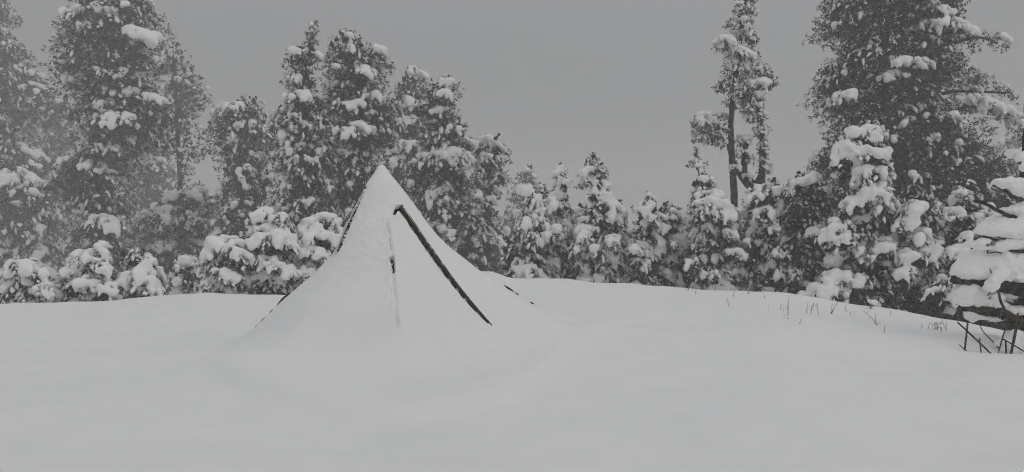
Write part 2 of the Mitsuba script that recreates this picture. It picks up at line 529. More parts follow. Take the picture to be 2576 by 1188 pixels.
def surf_normal(p):
    th = math.atan2(p[1] - TC[1], p[0] - TC[0])
    e = 1e-3
    a, b, c = (tent_point(np.array(x), np.array(y)) for x, y in ((th, p[2]), (th + e, p[2]), (th, p[2] + e)))
    n = np.cross(b - a, c - a)
    return n / np.linalg.norm(n)


# the flap: a stiff edge of cloth standing out along the slit, its face towards the door
rows, fl_f = [], []
m = len(strip)
for i, p in enumerate(strip):
    f = i / (m - 1)
    n = surf_normal(p)
    t = strip[min(i + 1, m - 1)] - strip[max(i - 1, 0)]
    t /= np.linalg.norm(t)
    left = np.cross(n, t)
    left *= -np.sign(left[0])
    w = (1 - f ** 1.6)
    wv = 0.004 * math.sin(i * 1.9) + 0.003 * math.sin(i * 4.3)
    rows.append([p + n * (0.064) + left * (-0.016), p + n * (0.056 - 0.008 * w) + left * 0.000 * w, p + n * (0.042 - 0.030 * w) + left * (0.014 + wv) * w,
                 p + n * (-0.035) + left * (0.002 + wv) * w, p - n * 0.07 + left * -0.020])
rows = np.array(rows)
k = rows.shape[1]
ri = np.arange(m * k).reshape(m, k)
fq = np.stack([ri[:-1, :], ri[1:, :], np.roll(ri, -1, 1)[1:, :], np.roll(ri, -1, 1)[:-1, :]], -1).reshape(-1, 4)
add('door_flap', (rows.reshape(-1, 3), fq), 'flap_mat', tent, smooth=40, label='olive brown cloth edge of the door standing out of the snow')


# seams bared where the snow has cracked along the outer edges
def sliver(px, w):
    pts = []
    for u, v in px:
        p = tent_hit(u, v)
        pts.append(p)
    pts = np.array(pts)
    c = curve(pts, 14)
    rad = w * np.sin(np.linspace(0.12, np.pi - 0.05, 14)) + 0.002
    out = np.array([surf_normal(p) for p in c])
    return tube(c + out * 0.048, rad, 6)


for px, w in (([(737, 741), (718, 758), (700, 777)], 0.022), ([(694, 783), (682, 795)], 0.010), ([(673, 803), (660, 817)], 0.009), ([(655, 822), (645, 832)], 0.007),
              ([(1264, 724), (1276, 732), (1290, 741)], 0.016), ([(1291, 742), (1302, 749)], 0.009), ([(1330, 766), (1340, 772)], 0.012), ([(936, 452), (945, 440), (950, 437)], 0.010)):
    add('seam', sliver(px, w), 'canvas_mat', tent, smooth=40)


# ------------------------------------------------------------------ trees
def unit(v):
    return v / (np.linalg.norm(v, axis=-1, keepdims=True) + 1e-12)


def leaf_tufts(c, out, size, n, rng, droop=0.35, wide=0.38):
    """n leaves around each centre c, leaning along 'out' and down; each leaf a folded diamond of two triangles."""
    m = len(c)
    c = np.repeat(c, n, 0)
    o = np.repeat(out, n, 0)
    d = unit(rng.normal(size=(m * n, 3)) + 0.55 * o - np.array([0, 0, droop]))
    L = size * rng.uniform(0.6, 1.35, (m * n, 1))
    s = unit(np.cross(d, rng.normal(size=(m * n, 3))))
    up = np.cross(s, d)
    base = c + rng.normal(size=c.shape) * size * 0.18
    a = base
    b = base + d * L
    mid = base + d * L * 0.45
    w = L * wide * 0.5
    p = np.stack([a, mid + s * w + up * w * 0.5, b, mid - s * w + up * w * 0.5], 1).reshape(-1, 3)
    i = np.arange(m * n)[:, None] * 4
    f = np.vstack([i + [0, 1, 2], i + [0, 2, 3]])
    return p, f


OCT_V = np.array([[1, 0, 0], [0, 1, 0], [-1, 0, 0], [0, -1, 0], [0.1, 0.05, 0.75], [0, 0, -0.35]], float)
OCT_F = np.array([[0, 1, 4], [1, 2, 4], [2, 3, 4], [3, 0, 4], [1, 0, 5], [2, 1, 5], [3, 2, 5], [0, 3, 5]])


def dusting(c, out, size, rng):
    """A small pad of snow on each of the points."""
    m = len(c)
    yaw = rng.uniform(0, 6.28, m)
    x = np.stack([np.cos(yaw), np.sin(yaw), -0.25 * np.ones(m) + rng.normal(size=m) * 0.2], 1)
    y = np.stack([-np.sin(yaw), np.cos(yaw), rng.normal(size=m) * 0.2], 1)
    tilt = out * np.array([1, 1, 0])
    x[:, 2] -= 0.5 * (x[:, :2] * tilt[:, :2]).sum(1)
    y[:, 2] -= 0.5 * (y[:, :2] * tilt[:, :2]).sum(1)
    z = np.cross(x, y)
    s = size * np.exp(rng.normal(size=(m, 1)) * 0.4)
    el = rng.uniform(0.55, 1.0, (m, 1))
    v = c[:, None] + (OCT_V[None, :, :1] * (x * s)[:, None] + OCT_V[None, :, 1:2] * (y * s * el)[:, None] + OCT_V[None, :, 2:] * (z * s * 0.8)[:, None]) * rng.uniform(0.75, 1.2, (m, 6, 1))
    f = (OCT_F[None] + (np.arange(m) * 6)[:, None, None]).reshape(-1, 3)
    return v.reshape(-1, 3), f


TN_S, TN_R = 4, 3
_t = np.array([0.0, 0.5, 1.0])
_w = np.array([0.35, 1.0, 0.25])
TN_V = np.array([[t, w * math.cos(2 * math.pi * k / TN_S), w * math.sin(2 * math.pi * k / TN_S)] for t, w in zip(_t, _w) for k in range(TN_S)])
TN_F = np.array([f for i in range(TN_R - 1) for k in range(TN_S) for f in ((i * TN_S + k, i * TN_S + (k + 1) % TN_S, (i + 1) * TN_S + (k + 1) % TN_S), (i * TN_S + k, (i + 1) * TN_S + (k + 1) % TN_S, (i + 1) * TN_S + k))]
                + [(0, 2, 1), (0, 3, 2), (8, 9, 10), (8, 10, 11)])


def tongues(c, out, length, width, rng):
    """Snow caught on drooping sprays: a small tapering tongue at each point, hanging outwards and down."""
    m = len(c)
    d = out * np.array([1, 1, 0]) * rng.uniform(0.5, 1.1, (m, 1)) + rng.normal(size=(m, 3)) * 0.28 - np.array([0, 0, 1.0]) * rng.uniform(0.25, 1.15, (m, 1))
    d = unit(d)
    s = unit(np.cross(d, [0, 0, 1.0]) + 1e-6)
    n = np.cross(s, d)
    ln = length * rng.uniform(0.55, 1.45, (m, 1, 1))
    w = width * rng.uniform(0.55, 1.35, (m, 1, 1))
    jit = rng.uniform(0.78, 1.22, (m, len(TN_V), 1))
    v = c[:, None] + d[:, None] * (TN_V[None, :, :1] - 0.25) * ln + (s[:, None] * TN_V[None, :, 1:2] + n[:, None] * TN_V[None, :, 2:] * 0.6) * w * jit
    v[..., 2] -= (TN_V[None, :, 0] ** 2) * ln[..., 0] * 0.25
    f = (TN_F[None] + (np.arange(m) * len(TN_V))[:, None, None]).reshape(-1, 3)
    return v.reshape(-1, 3), f


def behind_rise(p, margin):
    """True for points that the snowy rise in front hides well below its crest: nothing is built there."""
    p = np.atleast_2d(p) - EYE
    y = p @ FWD
    u, v = CU + FU * p[:, 0] / y, CV - FU * (p @ UPV) / y
    return v > np.interp(u, _cu, _cv) + margin




def tree(name, label, category, D, prof=None, lobes=(), seed=1, lobe=(0.5, 0.9), snow=0.6, dust=0.5, density=1.0, deep=0.85, trunk=None, limbs=(), parts=True, fill=1.0, droop=0.45, spiky=(), group=None, cell=None, finger=1.0, n_lobes=None, sides=7, ragged=0.34):
    """prof: rows (v, u left, u right) of the crown's outline at depth D; lobes: (u, v, half width, half height, depth offset, snow) in picture units."""
    rng = np.random.default_rng(seed)
    key = thing(name, label, category, group)
    px = D / FU                                          # metres per picture unit
    L = max(0.085, (2.9 if D < 36 else 3.0) * D / 789.0)
    lean = 0.52 if D < 36 else 0.26                        # fewer, larger leaves far off
    out_lobes = []                                       # centre, half width, half height, outward, snow
    axis_pts = None
    leaves, dusts, fills, hangs = [], [], [], []
    if prof:
        pr = np.array(prof, float)
        pr = pr[np.argsort(pr[:, 0])]
        vv = np.linspace(pr[0, 0], pr[-1, 0], 60)
        ul, ur = np.interp(vv, pr[:, 0], pr[:, 1]), np.interp(vv, pr[:, 0], pr[:, 2])
        if D > 36:                                       # ragged sides: boughs that reach out, notches between them
            q = vv[:, None] * px / (1.5 * np.mean(lobe)) * np.array([[1.0, 0, 0]]) + [0, seed * 3.7, 0]
            wide = ur - ul
            ul = ul + ragged * wide * (meshkit.noise(q, 31) - 0.5)
            ur = ur + ragged * wide * (meshkit.noise(q + [0, 51.3, 0], 32) - 0.5)
        W = (ur - ul) / 2 * px * (1.0 if D < 36 else 1.08)
        C = np.array([P(a, b, D) for a, b in zip((ul + ur) / 2, vv)])
        axis_pts = C
        H = C[0, 2] - C[-1, 2]
        wsum = np.cumsum(W + 0.02)
        wsum /= wsum[-1]
        area = (2 * W).mean() * H
        target = n_lobes or int(3.0 * area * 1.6 / (np.mean(lobe) ** 2 * (2.6 if D < 36 else 3.0)))
        tries, kept = 0, []
        while len(kept) < target and tries < target * 25:
            tries += 1
            i = np.searchsorted(wsum, rng.uniform())
            a = rng.uniform(*lobe) * (1.0 if D < 36 else 1.22)
            w = W[i]
            a = min(a, max(0.92 * w, 0.10))
            ph = rng.uniform(0, 2 * np.pi)
            if math.sin(ph) > 0.25 and rng.uniform() < 0.8:      # what faces away is sparse
                continue
            rmax = max(w - 0.62 * a, 0)
            rr = rmax * rng.uniform(0.35, 1.0) ** 0.35
            o = np.array([math.cos(ph), math.sin(ph), 0.0])
            c = C[i] + o * rr * np.array([1, deep, 1])
            hgt = a * (rng.uniform(0.50, 0.80) if D < 36 else rng.uniform(0.48, 0.70))
            c = c - [0, 0, 0.4 * hgt]
            if any(np.sum(((c - k[0]) / np.array([1, 1, 0.62])) ** 2) < (0.72 * (a + k[1]) * 0.62) ** 2 for k in kept):
                continue
            if behind_rise(c - [0, 0, 0.0], 30 + 0.3 * a / px)[0]:
                tries += 3
                target -= 0.25
                continue
            kept.append((c, a, hgt, o, snow * rng.uniform(0.6, 1.5) if rng.uniform() < 0.45 + 0.5 * snow else 0.08))
        out_lobes += kept
        # the shaded mass of twigs and leaves inside
        nf_ = int(fill * density * area * 2.7 / (L * 2.2) ** 2 * (1.0 if D < 36 else 1.0))
        i = np.searchsorted(wsum, rng.uniform(size=nf_))
        ph = rng.uniform(0, 2 * np.pi, nf_)
        rr = np.maximum((0.98 if D < 36 else 0.84) * W[np.clip(i, 0, 59)] - 1.2 * L, 0.02) * np.sqrt(rng.uniform(0, 0.8, nf_))
        fc = C[np.clip(i, 0, 59)] + np.stack([np.cos(ph) * rr, np.sin(ph) * rr * deep, rng.uniform(-0.5, 0.5, nf_) * H / 60], 1)
        ok = (W[np.clip(i, 0, 59)] > 2.6 * L) & (np.sin(ph) * rr < 0.4 * W[np.clip(i, 0, 59)]) & ~behind_rise(fc, 25)
        fc, ph = fc[ok], ph[ok]
        fills.append(leaf_tufts(fc, np.stack([np.cos(ph), np.sin(ph), 0 * ph], 1), L * 2.3, 1, rng, wide=0.72))
    for (u, v, hu, hv, dd, sn) in lobes:
        c = P(u, v, D + dd)
        if axis_pts is not None:
            j = np.argmin(np.abs(axis_pts[:, 2] - c[2]))
            o = unit((c - axis_pts[j]) * np.array([1, 1, 0]) + np.array([0, -0.02, 0]))
        else:
            o = unit(np.array([rng.normal() * 0.4, -1, 0]))
        out_lobes.append((c, hu * px, hv * px, o, sn))
    # trunk and limbs
    tr = []
    if trunk:
        pts = [P(u, v, D) for u, v in trunk['px']]
        foot = pts[0].copy()
        foot[2] = min(float(ground(foot[0], foot[1])) - 0.3, foot[2])
        line = curve([foot] + pts, 12) if foot[2] < pts[0][2] - 0.05 else curve(pts, 12)
        r0, r1 = trunk['r']
        tr.append(tube(line, np.linspace(r0, r1, 12), sides, 0.08, rng))
    elif axis_pts is not None:
        foot = axis_pts[-1].copy()
        foot[2] = min(float(ground(foot[0], foot[1])) - 0.3, foot[2] - 0.5)
        r0 = max(0.05, 0.09 * W.max())
        line = curve([foot] + [axis_pts[i] for i in (50, 35, 20, 8)], 12)
        tr.append(tube(line, np.linspace(r0, 0.25 * r0, 12), sides, 0.08, rng))
    blobs = Blobs()
    cells = cell or (0.058 if D < 36 else 0.0022 * D)
    groups, bough_keys = [], []
    for (c, a, h, o, sn) in out_lobes:
        if trunk is not None or axis_pts is not None:
            j = np.argmin(np.linalg.norm((line - c) * np.array([1, 1, 1.6]), axis=1))
            j = max(j - 1, 0)
            if np.linalg.norm(line[j] - c) > 0.3 * a and not limbs:
                mid = (line[j] + c) / 2 + [0, 0, 0.12 * np.linalg.norm(line[j] - c)]
                tr.append(tube(curve([line[j], mid, c], 5), np.linspace(0.09 * a + 0.01, 0.02, 5), 5, cap=False))
        # leaves of this bough: a flattened, drooping pad
        nt = max(10, int(lean * density * 11.0 * a * max(h, 0.35 * a) / L ** 2 * 1.0))
        d = unit(rng.normal(size=(nt, 3)))
        rad = rng.uniform(0.15, 1.0, (nt, 1)) ** 0.45
        lumps = 0.65 + 0.75 * meshkit.noise(d * 2.1 + c * 3.7, seed)[:, None]
        p = d * rad * lumps * np.array([a, a * 0.9, h])
        along = p @ o
        p[:, 2] -= droop * np.maximum(along + 0.25 * a, 0) ** 1.3 / max(a, 0.05) ** 0.3
        p += c
        lv = leaf_tufts(p, unit(d + o), L, 4 if D < 36 else 5, rng)
        leaves.append(lv)
        groups.append(lv)
        # loose snow on its leaves, mostly those that look up or out
        keep = rng.uniform(size=nt) < dust * (1.0 if D < 36 else 0.6) * np.clip(0.35 + 0.9 * d[:, 2], 0.05, 1.0) * (rad[:, 0] > 0.6)
        if keep.any():
            dusts.append(dusting(p[keep] + [0, 0, 0.25 * L], unit(d[keep] + o), L * 0.45, rng))
        patch = meshkit.noise(p * (1.1 if D < 36 else 0.75), seed + 7)
        want = np.clip(1.25 * sn, 0.75 * snow, 1.0) * np.clip((0.2 if D < 36 else -0.12) + 1.15 * d[:, 2] + 0.35 * (d @ o), 0, 1) * sst(0.50 - 0.4 * min(max(sn, 0.6 * snow), 1), 0.66 - 0.3 * min(sn, 1), patch)
        hang = (rng.uniform(size=nt) < (0.95 if D < 36 else 1.5) * want) & (rad[:, 0] > 0.62)
        if hang.any():
            hangs.append(tongues(p[hang] + [0, 0, 0.2 * L], unit(d[hang] + o), L * 1.8, L * 0.66, rng))
        if sn <= 0.05:
            continue
        # the load of snow on top: small lumps side by side, many of them hanging over in tongues
        g = 1.0 if D < 36 else 1.15
        nb = int(round(min(sn, 1.6) * (3 + 5.0 * (a / (0.30 * g)) ** 2 * 0.55) * (1.0 if D < 36 else 0.6)))
        face = math.atan2(o[1], o[0])
        for _ in range(nb):
            ph = face + rng.normal() * 1.3 if rng.uniform() < 0.7 else rng.uniform(0, 2 * np.pi)
            q = min(math.sqrt(rng.uniform(0, 1)) * (0.55 + 0.42 * min(sn, 1)), 0.95)
            dirn = np.array([math.cos(ph), math.sin(ph), 0])
            off = dirn * a * q * np.array([1, 0.9, 1])
            if meshkit.noise((c + off) * 1.9 / g, seed) > 0.26 + 0.36 * min(sn, 1.2):
                continue
            al = off @ o
            zt = h * math.sqrt(max(1 - q * q, 0.05)) * 0.95 - droop * max(al + 0.25 * a, 0) ** 1.3 / max(a, 0.05) ** 0.3
            s = rng.uniform(0.055, 0.118) * g * (0.75 + 0.35 * min(sn, 1.4)) * min(1.0, 0.4 + a)
            start = c + off + [0, 0, zt + 0.3 * s]
            blobs.put(start, (s * 1.15, s * 1.15, s * rng.uniform(0.55, 0.85)))
            if rng.uniform() < 0.85 * finger:
                ln = s * rng.uniform(1.3, 3.8)
                side = np.array([-dirn[1], dirn[0], 0]) * rng.normal() * 0.35
                out = dirn * rng.uniform(0.2, 0.6)
                r0 = s * rng.uniform(0.55, 0.8)
                for t in (0.25, 0.5, 0.75, 1.0):
                    r = r0 * (1.0 - 0.55 * t * t)
                    blobs.put(start + (out * t + side * t) * ln + [0, 0, -(0.25 * t + 0.75 * t * t) * ln], (r, r, r * 1.15))
    for (u, v, hgt) in spiky:                            # a leading shoot: a stem with rosettes of leaves, snow in their axils
        n = max(3, int(hgt / 9))
        for t in np.linspace(0, 1, n):
            c = P(u + rng.normal() * 1.2, v + hgt * t, D)
            w = (0.25 + 0.9 * t) * hgt * 0.22 * px
            k = int(5 + 5 * t)
            ph = rng.uniform(0, 6.28, k)
            pp = c + np.stack([np.cos(ph) * w, np.sin(ph) * w, rng.normal(size=k) * 0.04], 1) * rng.uniform(0.2, 1, (k, 1))
            leaves.append(leaf_tufts(pp, np.stack([np.cos(ph), np.sin(ph), 0.6 + 0 * ph], 1), L * 1.05, 4, rng, droop=-0.15))
            dusts.append(dusting(pp[::2] + [0, 0, 0.03], 0 * pp[::2], L * 0.5, rng))
        tr.append(tube([P(u, v + hgt * 1.25, D), P(u, v, D)], [0.035, 0.012], 5))
    if tr:
        add('trunk', join(tr), 'bark_mat', key, smooth=50)
    for (pts, r0, r1) in limbs:
        c = curve([P(u, v, D + dd) for u, v, dd in pts], 14)
        add('branch', tube(c, np.linspace(r0, r1, 14), 7, 0.10, rng), 'bark_mat', key, smooth=50)
    if parts and groups:
        for g in groups:
            bough_keys.append(add('bough', g, 'leaf_mat', key))
        extra = leaves[len(groups):] + fills
        if extra:
            add('crown', join(extra), 'leaf_mat', key)
    elif leaves or fills:
        add('crown', join(leaves + fills), 'leaf_mat', key)
    bm = blobs.mesh(cells, rough=1.5 if D < 36 else 0.9, blend=0.55, seed=seed)
    if bm is not None:
        pieces = split(*bm)
        big = [p for p in pieces if p[2] > (12 * px) ** 2 * 3][:60]
        small = [p for p in pieces[len(big):]]
        for v, f, _ in big:
            owner = key
            if bough_keys:                               # the bough that carries it
                mid = v.mean(0)
                owner = bough_keys[int(np.argmin([np.linalg.norm(l[0] - mid) for l in out_lobes]))]
            add('snow_clump', (v, f), 'clump_mat', owner, smooth=True)
        if small:
            dusts += [(v, f) for v, f, _ in small]
    if hangs:
        k2 = add('snow_tongues', join(hangs), 'clump_mat', key, smooth=True)
        labels[k2] = {'kind': 'stuff', 'label': 'small tongues of snow hanging on the leafy sprays'}
    if dusts:
        k2 = add('snow_dusting', join(dusts), 'clump_mat', key)
        labels[k2] = {'kind': 'stuff', 'label': 'loose snow caught on the leaves'}
    return key


# --- tall trees, left
tree('evergreen_tree', 'tall hazy evergreen cut off by the left edge of the photo', 'tree', 80, [(-60, -150, 10), (0, -150, 30), (40, -150, 55), (100, -150, 72), (130, -150, 84), (160, -150, 66), (200, -150, 88), (260, -150, 100), (340, -150, 120), (420, -150, 135), (520, -150, 150), (640, -150, 150), (740, -150, 150)],
     seed=101, lobe=(1.55, 2.84), snow=0.45, dust=0.35, parts=False)
tree('evergreen_tree', 'broad tall dark evergreen with stacked snowy boughs, second from the left edge', 'tree', 54, [(-60, 200, 340), (0, 172, 398), (50, 158, 430), (100, 162, 432), (150, 165, 420), (200, 172, 408), (260, 182, 418), (330, 195, 425), (360, 180, 380), (400, 160, 345), (480, 160, 335), (560, 200, 338), (660, 200, 345), (740, 210, 330)],
     lobes=[(225, 25, 40, 20, -1.6, 0.9), (370, 92, 55, 20, -2.4, 1.2), (345, 100, 40, 16, -2.8, 1.0), (390, 150, 35, 16, -2, 0.8), (280, 185, 50, 18, -2.4, 0.7), (290, 300, 55, 20, -2.6, 1.0), (390, 255, 35, 18, -2, 0.8), (270, 380, 40, 20, -2, 0.6), (255, 440, 45, 20, -1.8, 0.7), (270, 560, 55, 20, -1.9, 1.1), (220, 420, 35, 20, -1.5, 0.5)],
     seed=102, lobe=(0.92, 1.72), snow=0.42, dust=0.30, parts=False)
tree('evergreen_tree', 'slender pale tree with open crown and bare lower stem, beside the broad dark one', 'tree', 76, [(112, 410, 462), (150, 395, 488), (200, 395, 528), (250, 400, 522), (290, 415, 500), (340, 425, 500), (380, 430, 500), (420, 435, 490), (440, 445, 475)],
     trunk={'px': [(455, 520), (452, 440), (445, 300), (440, 150)], 'r': (0.38, 0.12)}, seed=103, lobe=(1.14, 1.90), snow=0.35, dust=0.4, density=0.75, fill=0.5, parts=False)
tree('evergreen_tree', 'rounded snowy evergreen between the pale slender tree and the central group', 'tree', 58, [(248, 600, 650), (270, 545, 652), (300, 528, 665), (340, 532, 688), (400, 535, 690), (450, 560, 680), (520, 590, 690), (620, 600, 690), (700, 600, 690)],
     lobes=[(575, 275, 40, 18, -1.2, 1.2), (620, 330, 35, 30, -1.8, 0.9), (665, 350, 25, 35, -1.6, 0.8), (585, 470, 40, 16, -1.6, 1.1), (640, 405, 30, 25, -1.5, 0.6)],
     seed=104, lobe=(0.93, 1.62), snow=0.45, dust=0.4, parts=False)
tree('evergreen_tree', 'pale hazy tree filling the gap behind the broad dark evergreen', 'tree', 104, [(330, 330, 420), (370, 320, 440), (440, 310, 440), (540, 310, 450), (640, 300, 450), (740, 300, 450)], seed=105, lobe=(1.87, 3.20), snow=0.4, dust=0.4, parts=False)
tree('evergreen_tree', 'faint hazy tree between the left edge tree and the broad dark evergreen', 'tree', 108, [(225, 95, 140), (270, 85, 190), (340, 90, 200), (430, 80, 200), (540, 60, 210), (740, 60, 220)], seed=106, lobe=(1.89, 3.24), snow=0.35, dust=0.35, parts=False)
# --- tall trees, centre
tree('evergreen_tree', 'tall pointed snowy evergreen left in the central group behind the tent', 'tree', 43, [(55, 778, 800), (80, 770, 803), (110, 758, 800), (128, 722, 800), (170, 714, 805), (210, 722, 815), (260, 703, 830), (310, 698, 840), (340, 705, 845), (375, 720, 850), (420, 702, 850), (500, 692, 840), (600, 690, 850), (720, 700, 850)],
     lobes=[(785, 80, 16, 12, -0.3, 0.8), (745, 135, 28, 16, -1, 0.8), (790, 140, 22, 14, -1, 0.8), (740, 205, 28, 16, -1.4, 0.9), (750, 245, 35, 16, -1.8, 1.2), (735, 300, 30, 18, -1.6, 0.8), (770, 410, 45, 20, -2, 0.9), (730, 420, 30, 25, -1.4, 0.6)],
     seed=107, lobe=(0.6, 1.15), snow=0.55, dust=0.5, parts=False)
tree('evergreen_tree', 'tall broad snowy evergreen at the middle of the central group behind the tent top', 'tree', 44, [(85, 855, 902), (110, 820, 930), (130, 815, 975), (160, 815, 985), (190, 805, 972), (240, 808, 978), (300, 808, 990), (340, 810, 985), (400, 808, 990), (480, 830, 975), (580, 840, 1000), (720, 840, 1000)],
     lobes=[(880, 95, 24, 12, -0.6, 0.9), (945, 128, 35, 14, -1, 1.1), (965, 150, 22, 14, -0.6, 0.4), (915, 185, 35, 18, -1.8, 1.0), (840, 175, 22, 14, -1.6, 0.9), (950, 250, 32, 22, -1.6, 0.9), (890, 330, 50, 22, -2.2, 1.2), (850, 270, 30, 16, -1.8, 0.6), (960, 340, 25, 25, -1.5, 0.7)],
     seed=108, lobe=(0.7, 1.25), snow=0.5, dust=0.45, parts=False)
tree('evergreen_tree', 'narrow hazy evergreen just right of the tent top', 'tree', 62, [(175, 1020, 1060), (200, 1000, 1070), (240, 985, 1072), (300, 972, 1085), (400, 970, 1095), (500, 980, 1090), (720, 980, 1090)],
     lobes=[(1045, 190, 28, 14, -0.6, 1.0), (1020, 310, 30, 18, -1.4, 1.1), (1025, 370, 30, 22, -1.4, 1.1)], seed=109, lobe=(0.92, 1.49), snow=0.5, dust=0.45, parts=False)
tree('evergreen_tree', 'conical evergreen whose right side is covered in drooping snowy sprays, right of the central group', 'tree', 44, [(196, 1105, 1148), (225, 1068, 1160), (260, 1062, 1158), (310, 1055, 1170), (360, 1052, 1185), (430, 1048, 1205), (500, 1045, 1215), (560, 1045, 1225), (640, 1080, 1220), (720, 1080, 1220)],
     lobes=[(1130, 210, 22, 12, -0.5, 0.9), (1110, 240, 30, 14, -1, 1.1), (1150, 400, 35, 25, -1.6, 0.9), (1175, 450, 28, 25, -1, 0.9), (1145, 330, 25, 22, -1.4, 0.8), (1195, 500, 22, 22, -1, 0.8)],
     seed=110, lobe=(0.55, 1.0), snow=0.6, dust=0.6, parts=False)
tree('evergreen_tree', 'small two-topped evergreen at the right end of the central group', 'tree', 48, [(348, 1195, 1260), (375, 1192, 1278), (410, 1200, 1278), (450, 1198, 1262), (480, 1192, 1262), (520, 1200, 1255), (600, 1190, 1255), (720, 1190, 1260)],
     lobes=[(1205, 365, 18, 14, -0.5, 0.9), (1255, 372, 20, 14, -0.5, 0.9), (1230, 400, 30, 16, -1, 0.9), (1225, 510, 28, 16, -1, 1.0)], seed=111, lobe=(0.6, 1.0), snow=0.5, dust=0.5, parts=False)
tree('evergreen_tree', 'faint rounded hazy tree in the gap right of the central group', 'tree', 90, [(424, 1310, 1345), (450, 1293, 1352), (490, 1275, 1350), (540, 1262, 1345), (620, 1255, 1350), (720, 1255, 1350)], seed=112, lobe=(1.12, 1.88), snow=0.6, dust=0.5, parts=False)

# --- tall trees, right
tree('slender_tree', 'slender tall tree with forked bare stem and separate tufts, alone against the sky', 'tree', 35,
     lobes=[(1878, -10, 28, 22, 0, 0.5), (1870, 25, 32, 20, -0.3, 0.6), (1858, 60, 35, 20, -0.35, 0.7), (1850, 95, 42, 18, 0, 0.9), (1830, 112, 32, 18, -0.4, 1.1), (1890, 95, 22, 24, 0.2, 0.4), (1858, 140, 42, 20, -0.4, 1.3), (1885, 135, 26, 20, 0.2, 0.6),
            (1850, 175, 38, 22, -0.35, 0.4), (1845, 210, 38, 22, -0.4, 0.4), (1820, 215, 24, 18, -0.3, 0.4), (1862, 235, 32, 20, -0.35, 0.6), (1848, 258, 30, 14, -0.3, 0.4), (1868, 385, 22, 12, -0.3, 1.2), (1850, 425, 12, 8, -0.3, 1.2), (1888, 445, 20, 10, -0.3, 1.2), (1880, 195, 24, 20, 0.2, 0.3),
            (1768, 310, 34, 24, -0.2, 1.4), (1795, 325, 36, 28, 0.1, 0.5), (1760, 345, 24, 14, 0, 0.6), (1800, 355, 32, 16, 0.1, 0.2), (1815, 300, 24, 20, 0.1, 0.3),
            (1915, 180, 28, 24, 0.3, 1.0), (1930, 205, 24, 22, 0.3, 0.5), (1905, 215, 30, 18, -0.3, 1.2), (1895, 245, 30, 20, -0.2, 1.0), (1885, 270, 34, 18, -0.3, 1.0), (1900, 295, 30, 16, -0.3, 1.1), (1915, 330, 20, 24, -0.1, 0.8), (1920, 375, 18, 26, -0.1, 0.8), (1922, 420, 18, 24, -0.1, 0.8), (1870, 355, 24, 14, 0.2, 0.8), (1885, 400, 20, 12, 0, 0.9)],
     trunk={'px': [(1845, 530), (1848, 460), (1840, 380), (1838, 300), (1850, 200), (1865, 80), (1880, -40)], 'r': (0.22, 0.07)},
     limbs=[([(1885, 470, 0), (1862, 440, 0), (1846, 405, 0)], 0.16, 0.13), ([(1875, 452, 0), (1872, 400, 0), (1885, 345, 0.1)], 0.15, 0.10), ([(1915, 460, 0.2), (1918, 360, 0.2), (1905, 260, 0.1), (1915, 200, 0.2)], 0.16, 0.06),
            ([(1838, 330, 0), (1810, 325, 0), (1785, 330, 0)], 0.06, 0.03), ([(1845, 405, 0), (1836, 380, 0), (1832, 362, 0)], 0.11, 0.09), ([(1890, 470, 0.1), (1905, 455, 0.1), (1915, 440, 0.2)], 0.16, 0.13)],
     seed=113, snow=0.8, dust=0.45, density=1.25, droop=0.25, cell=0.06)
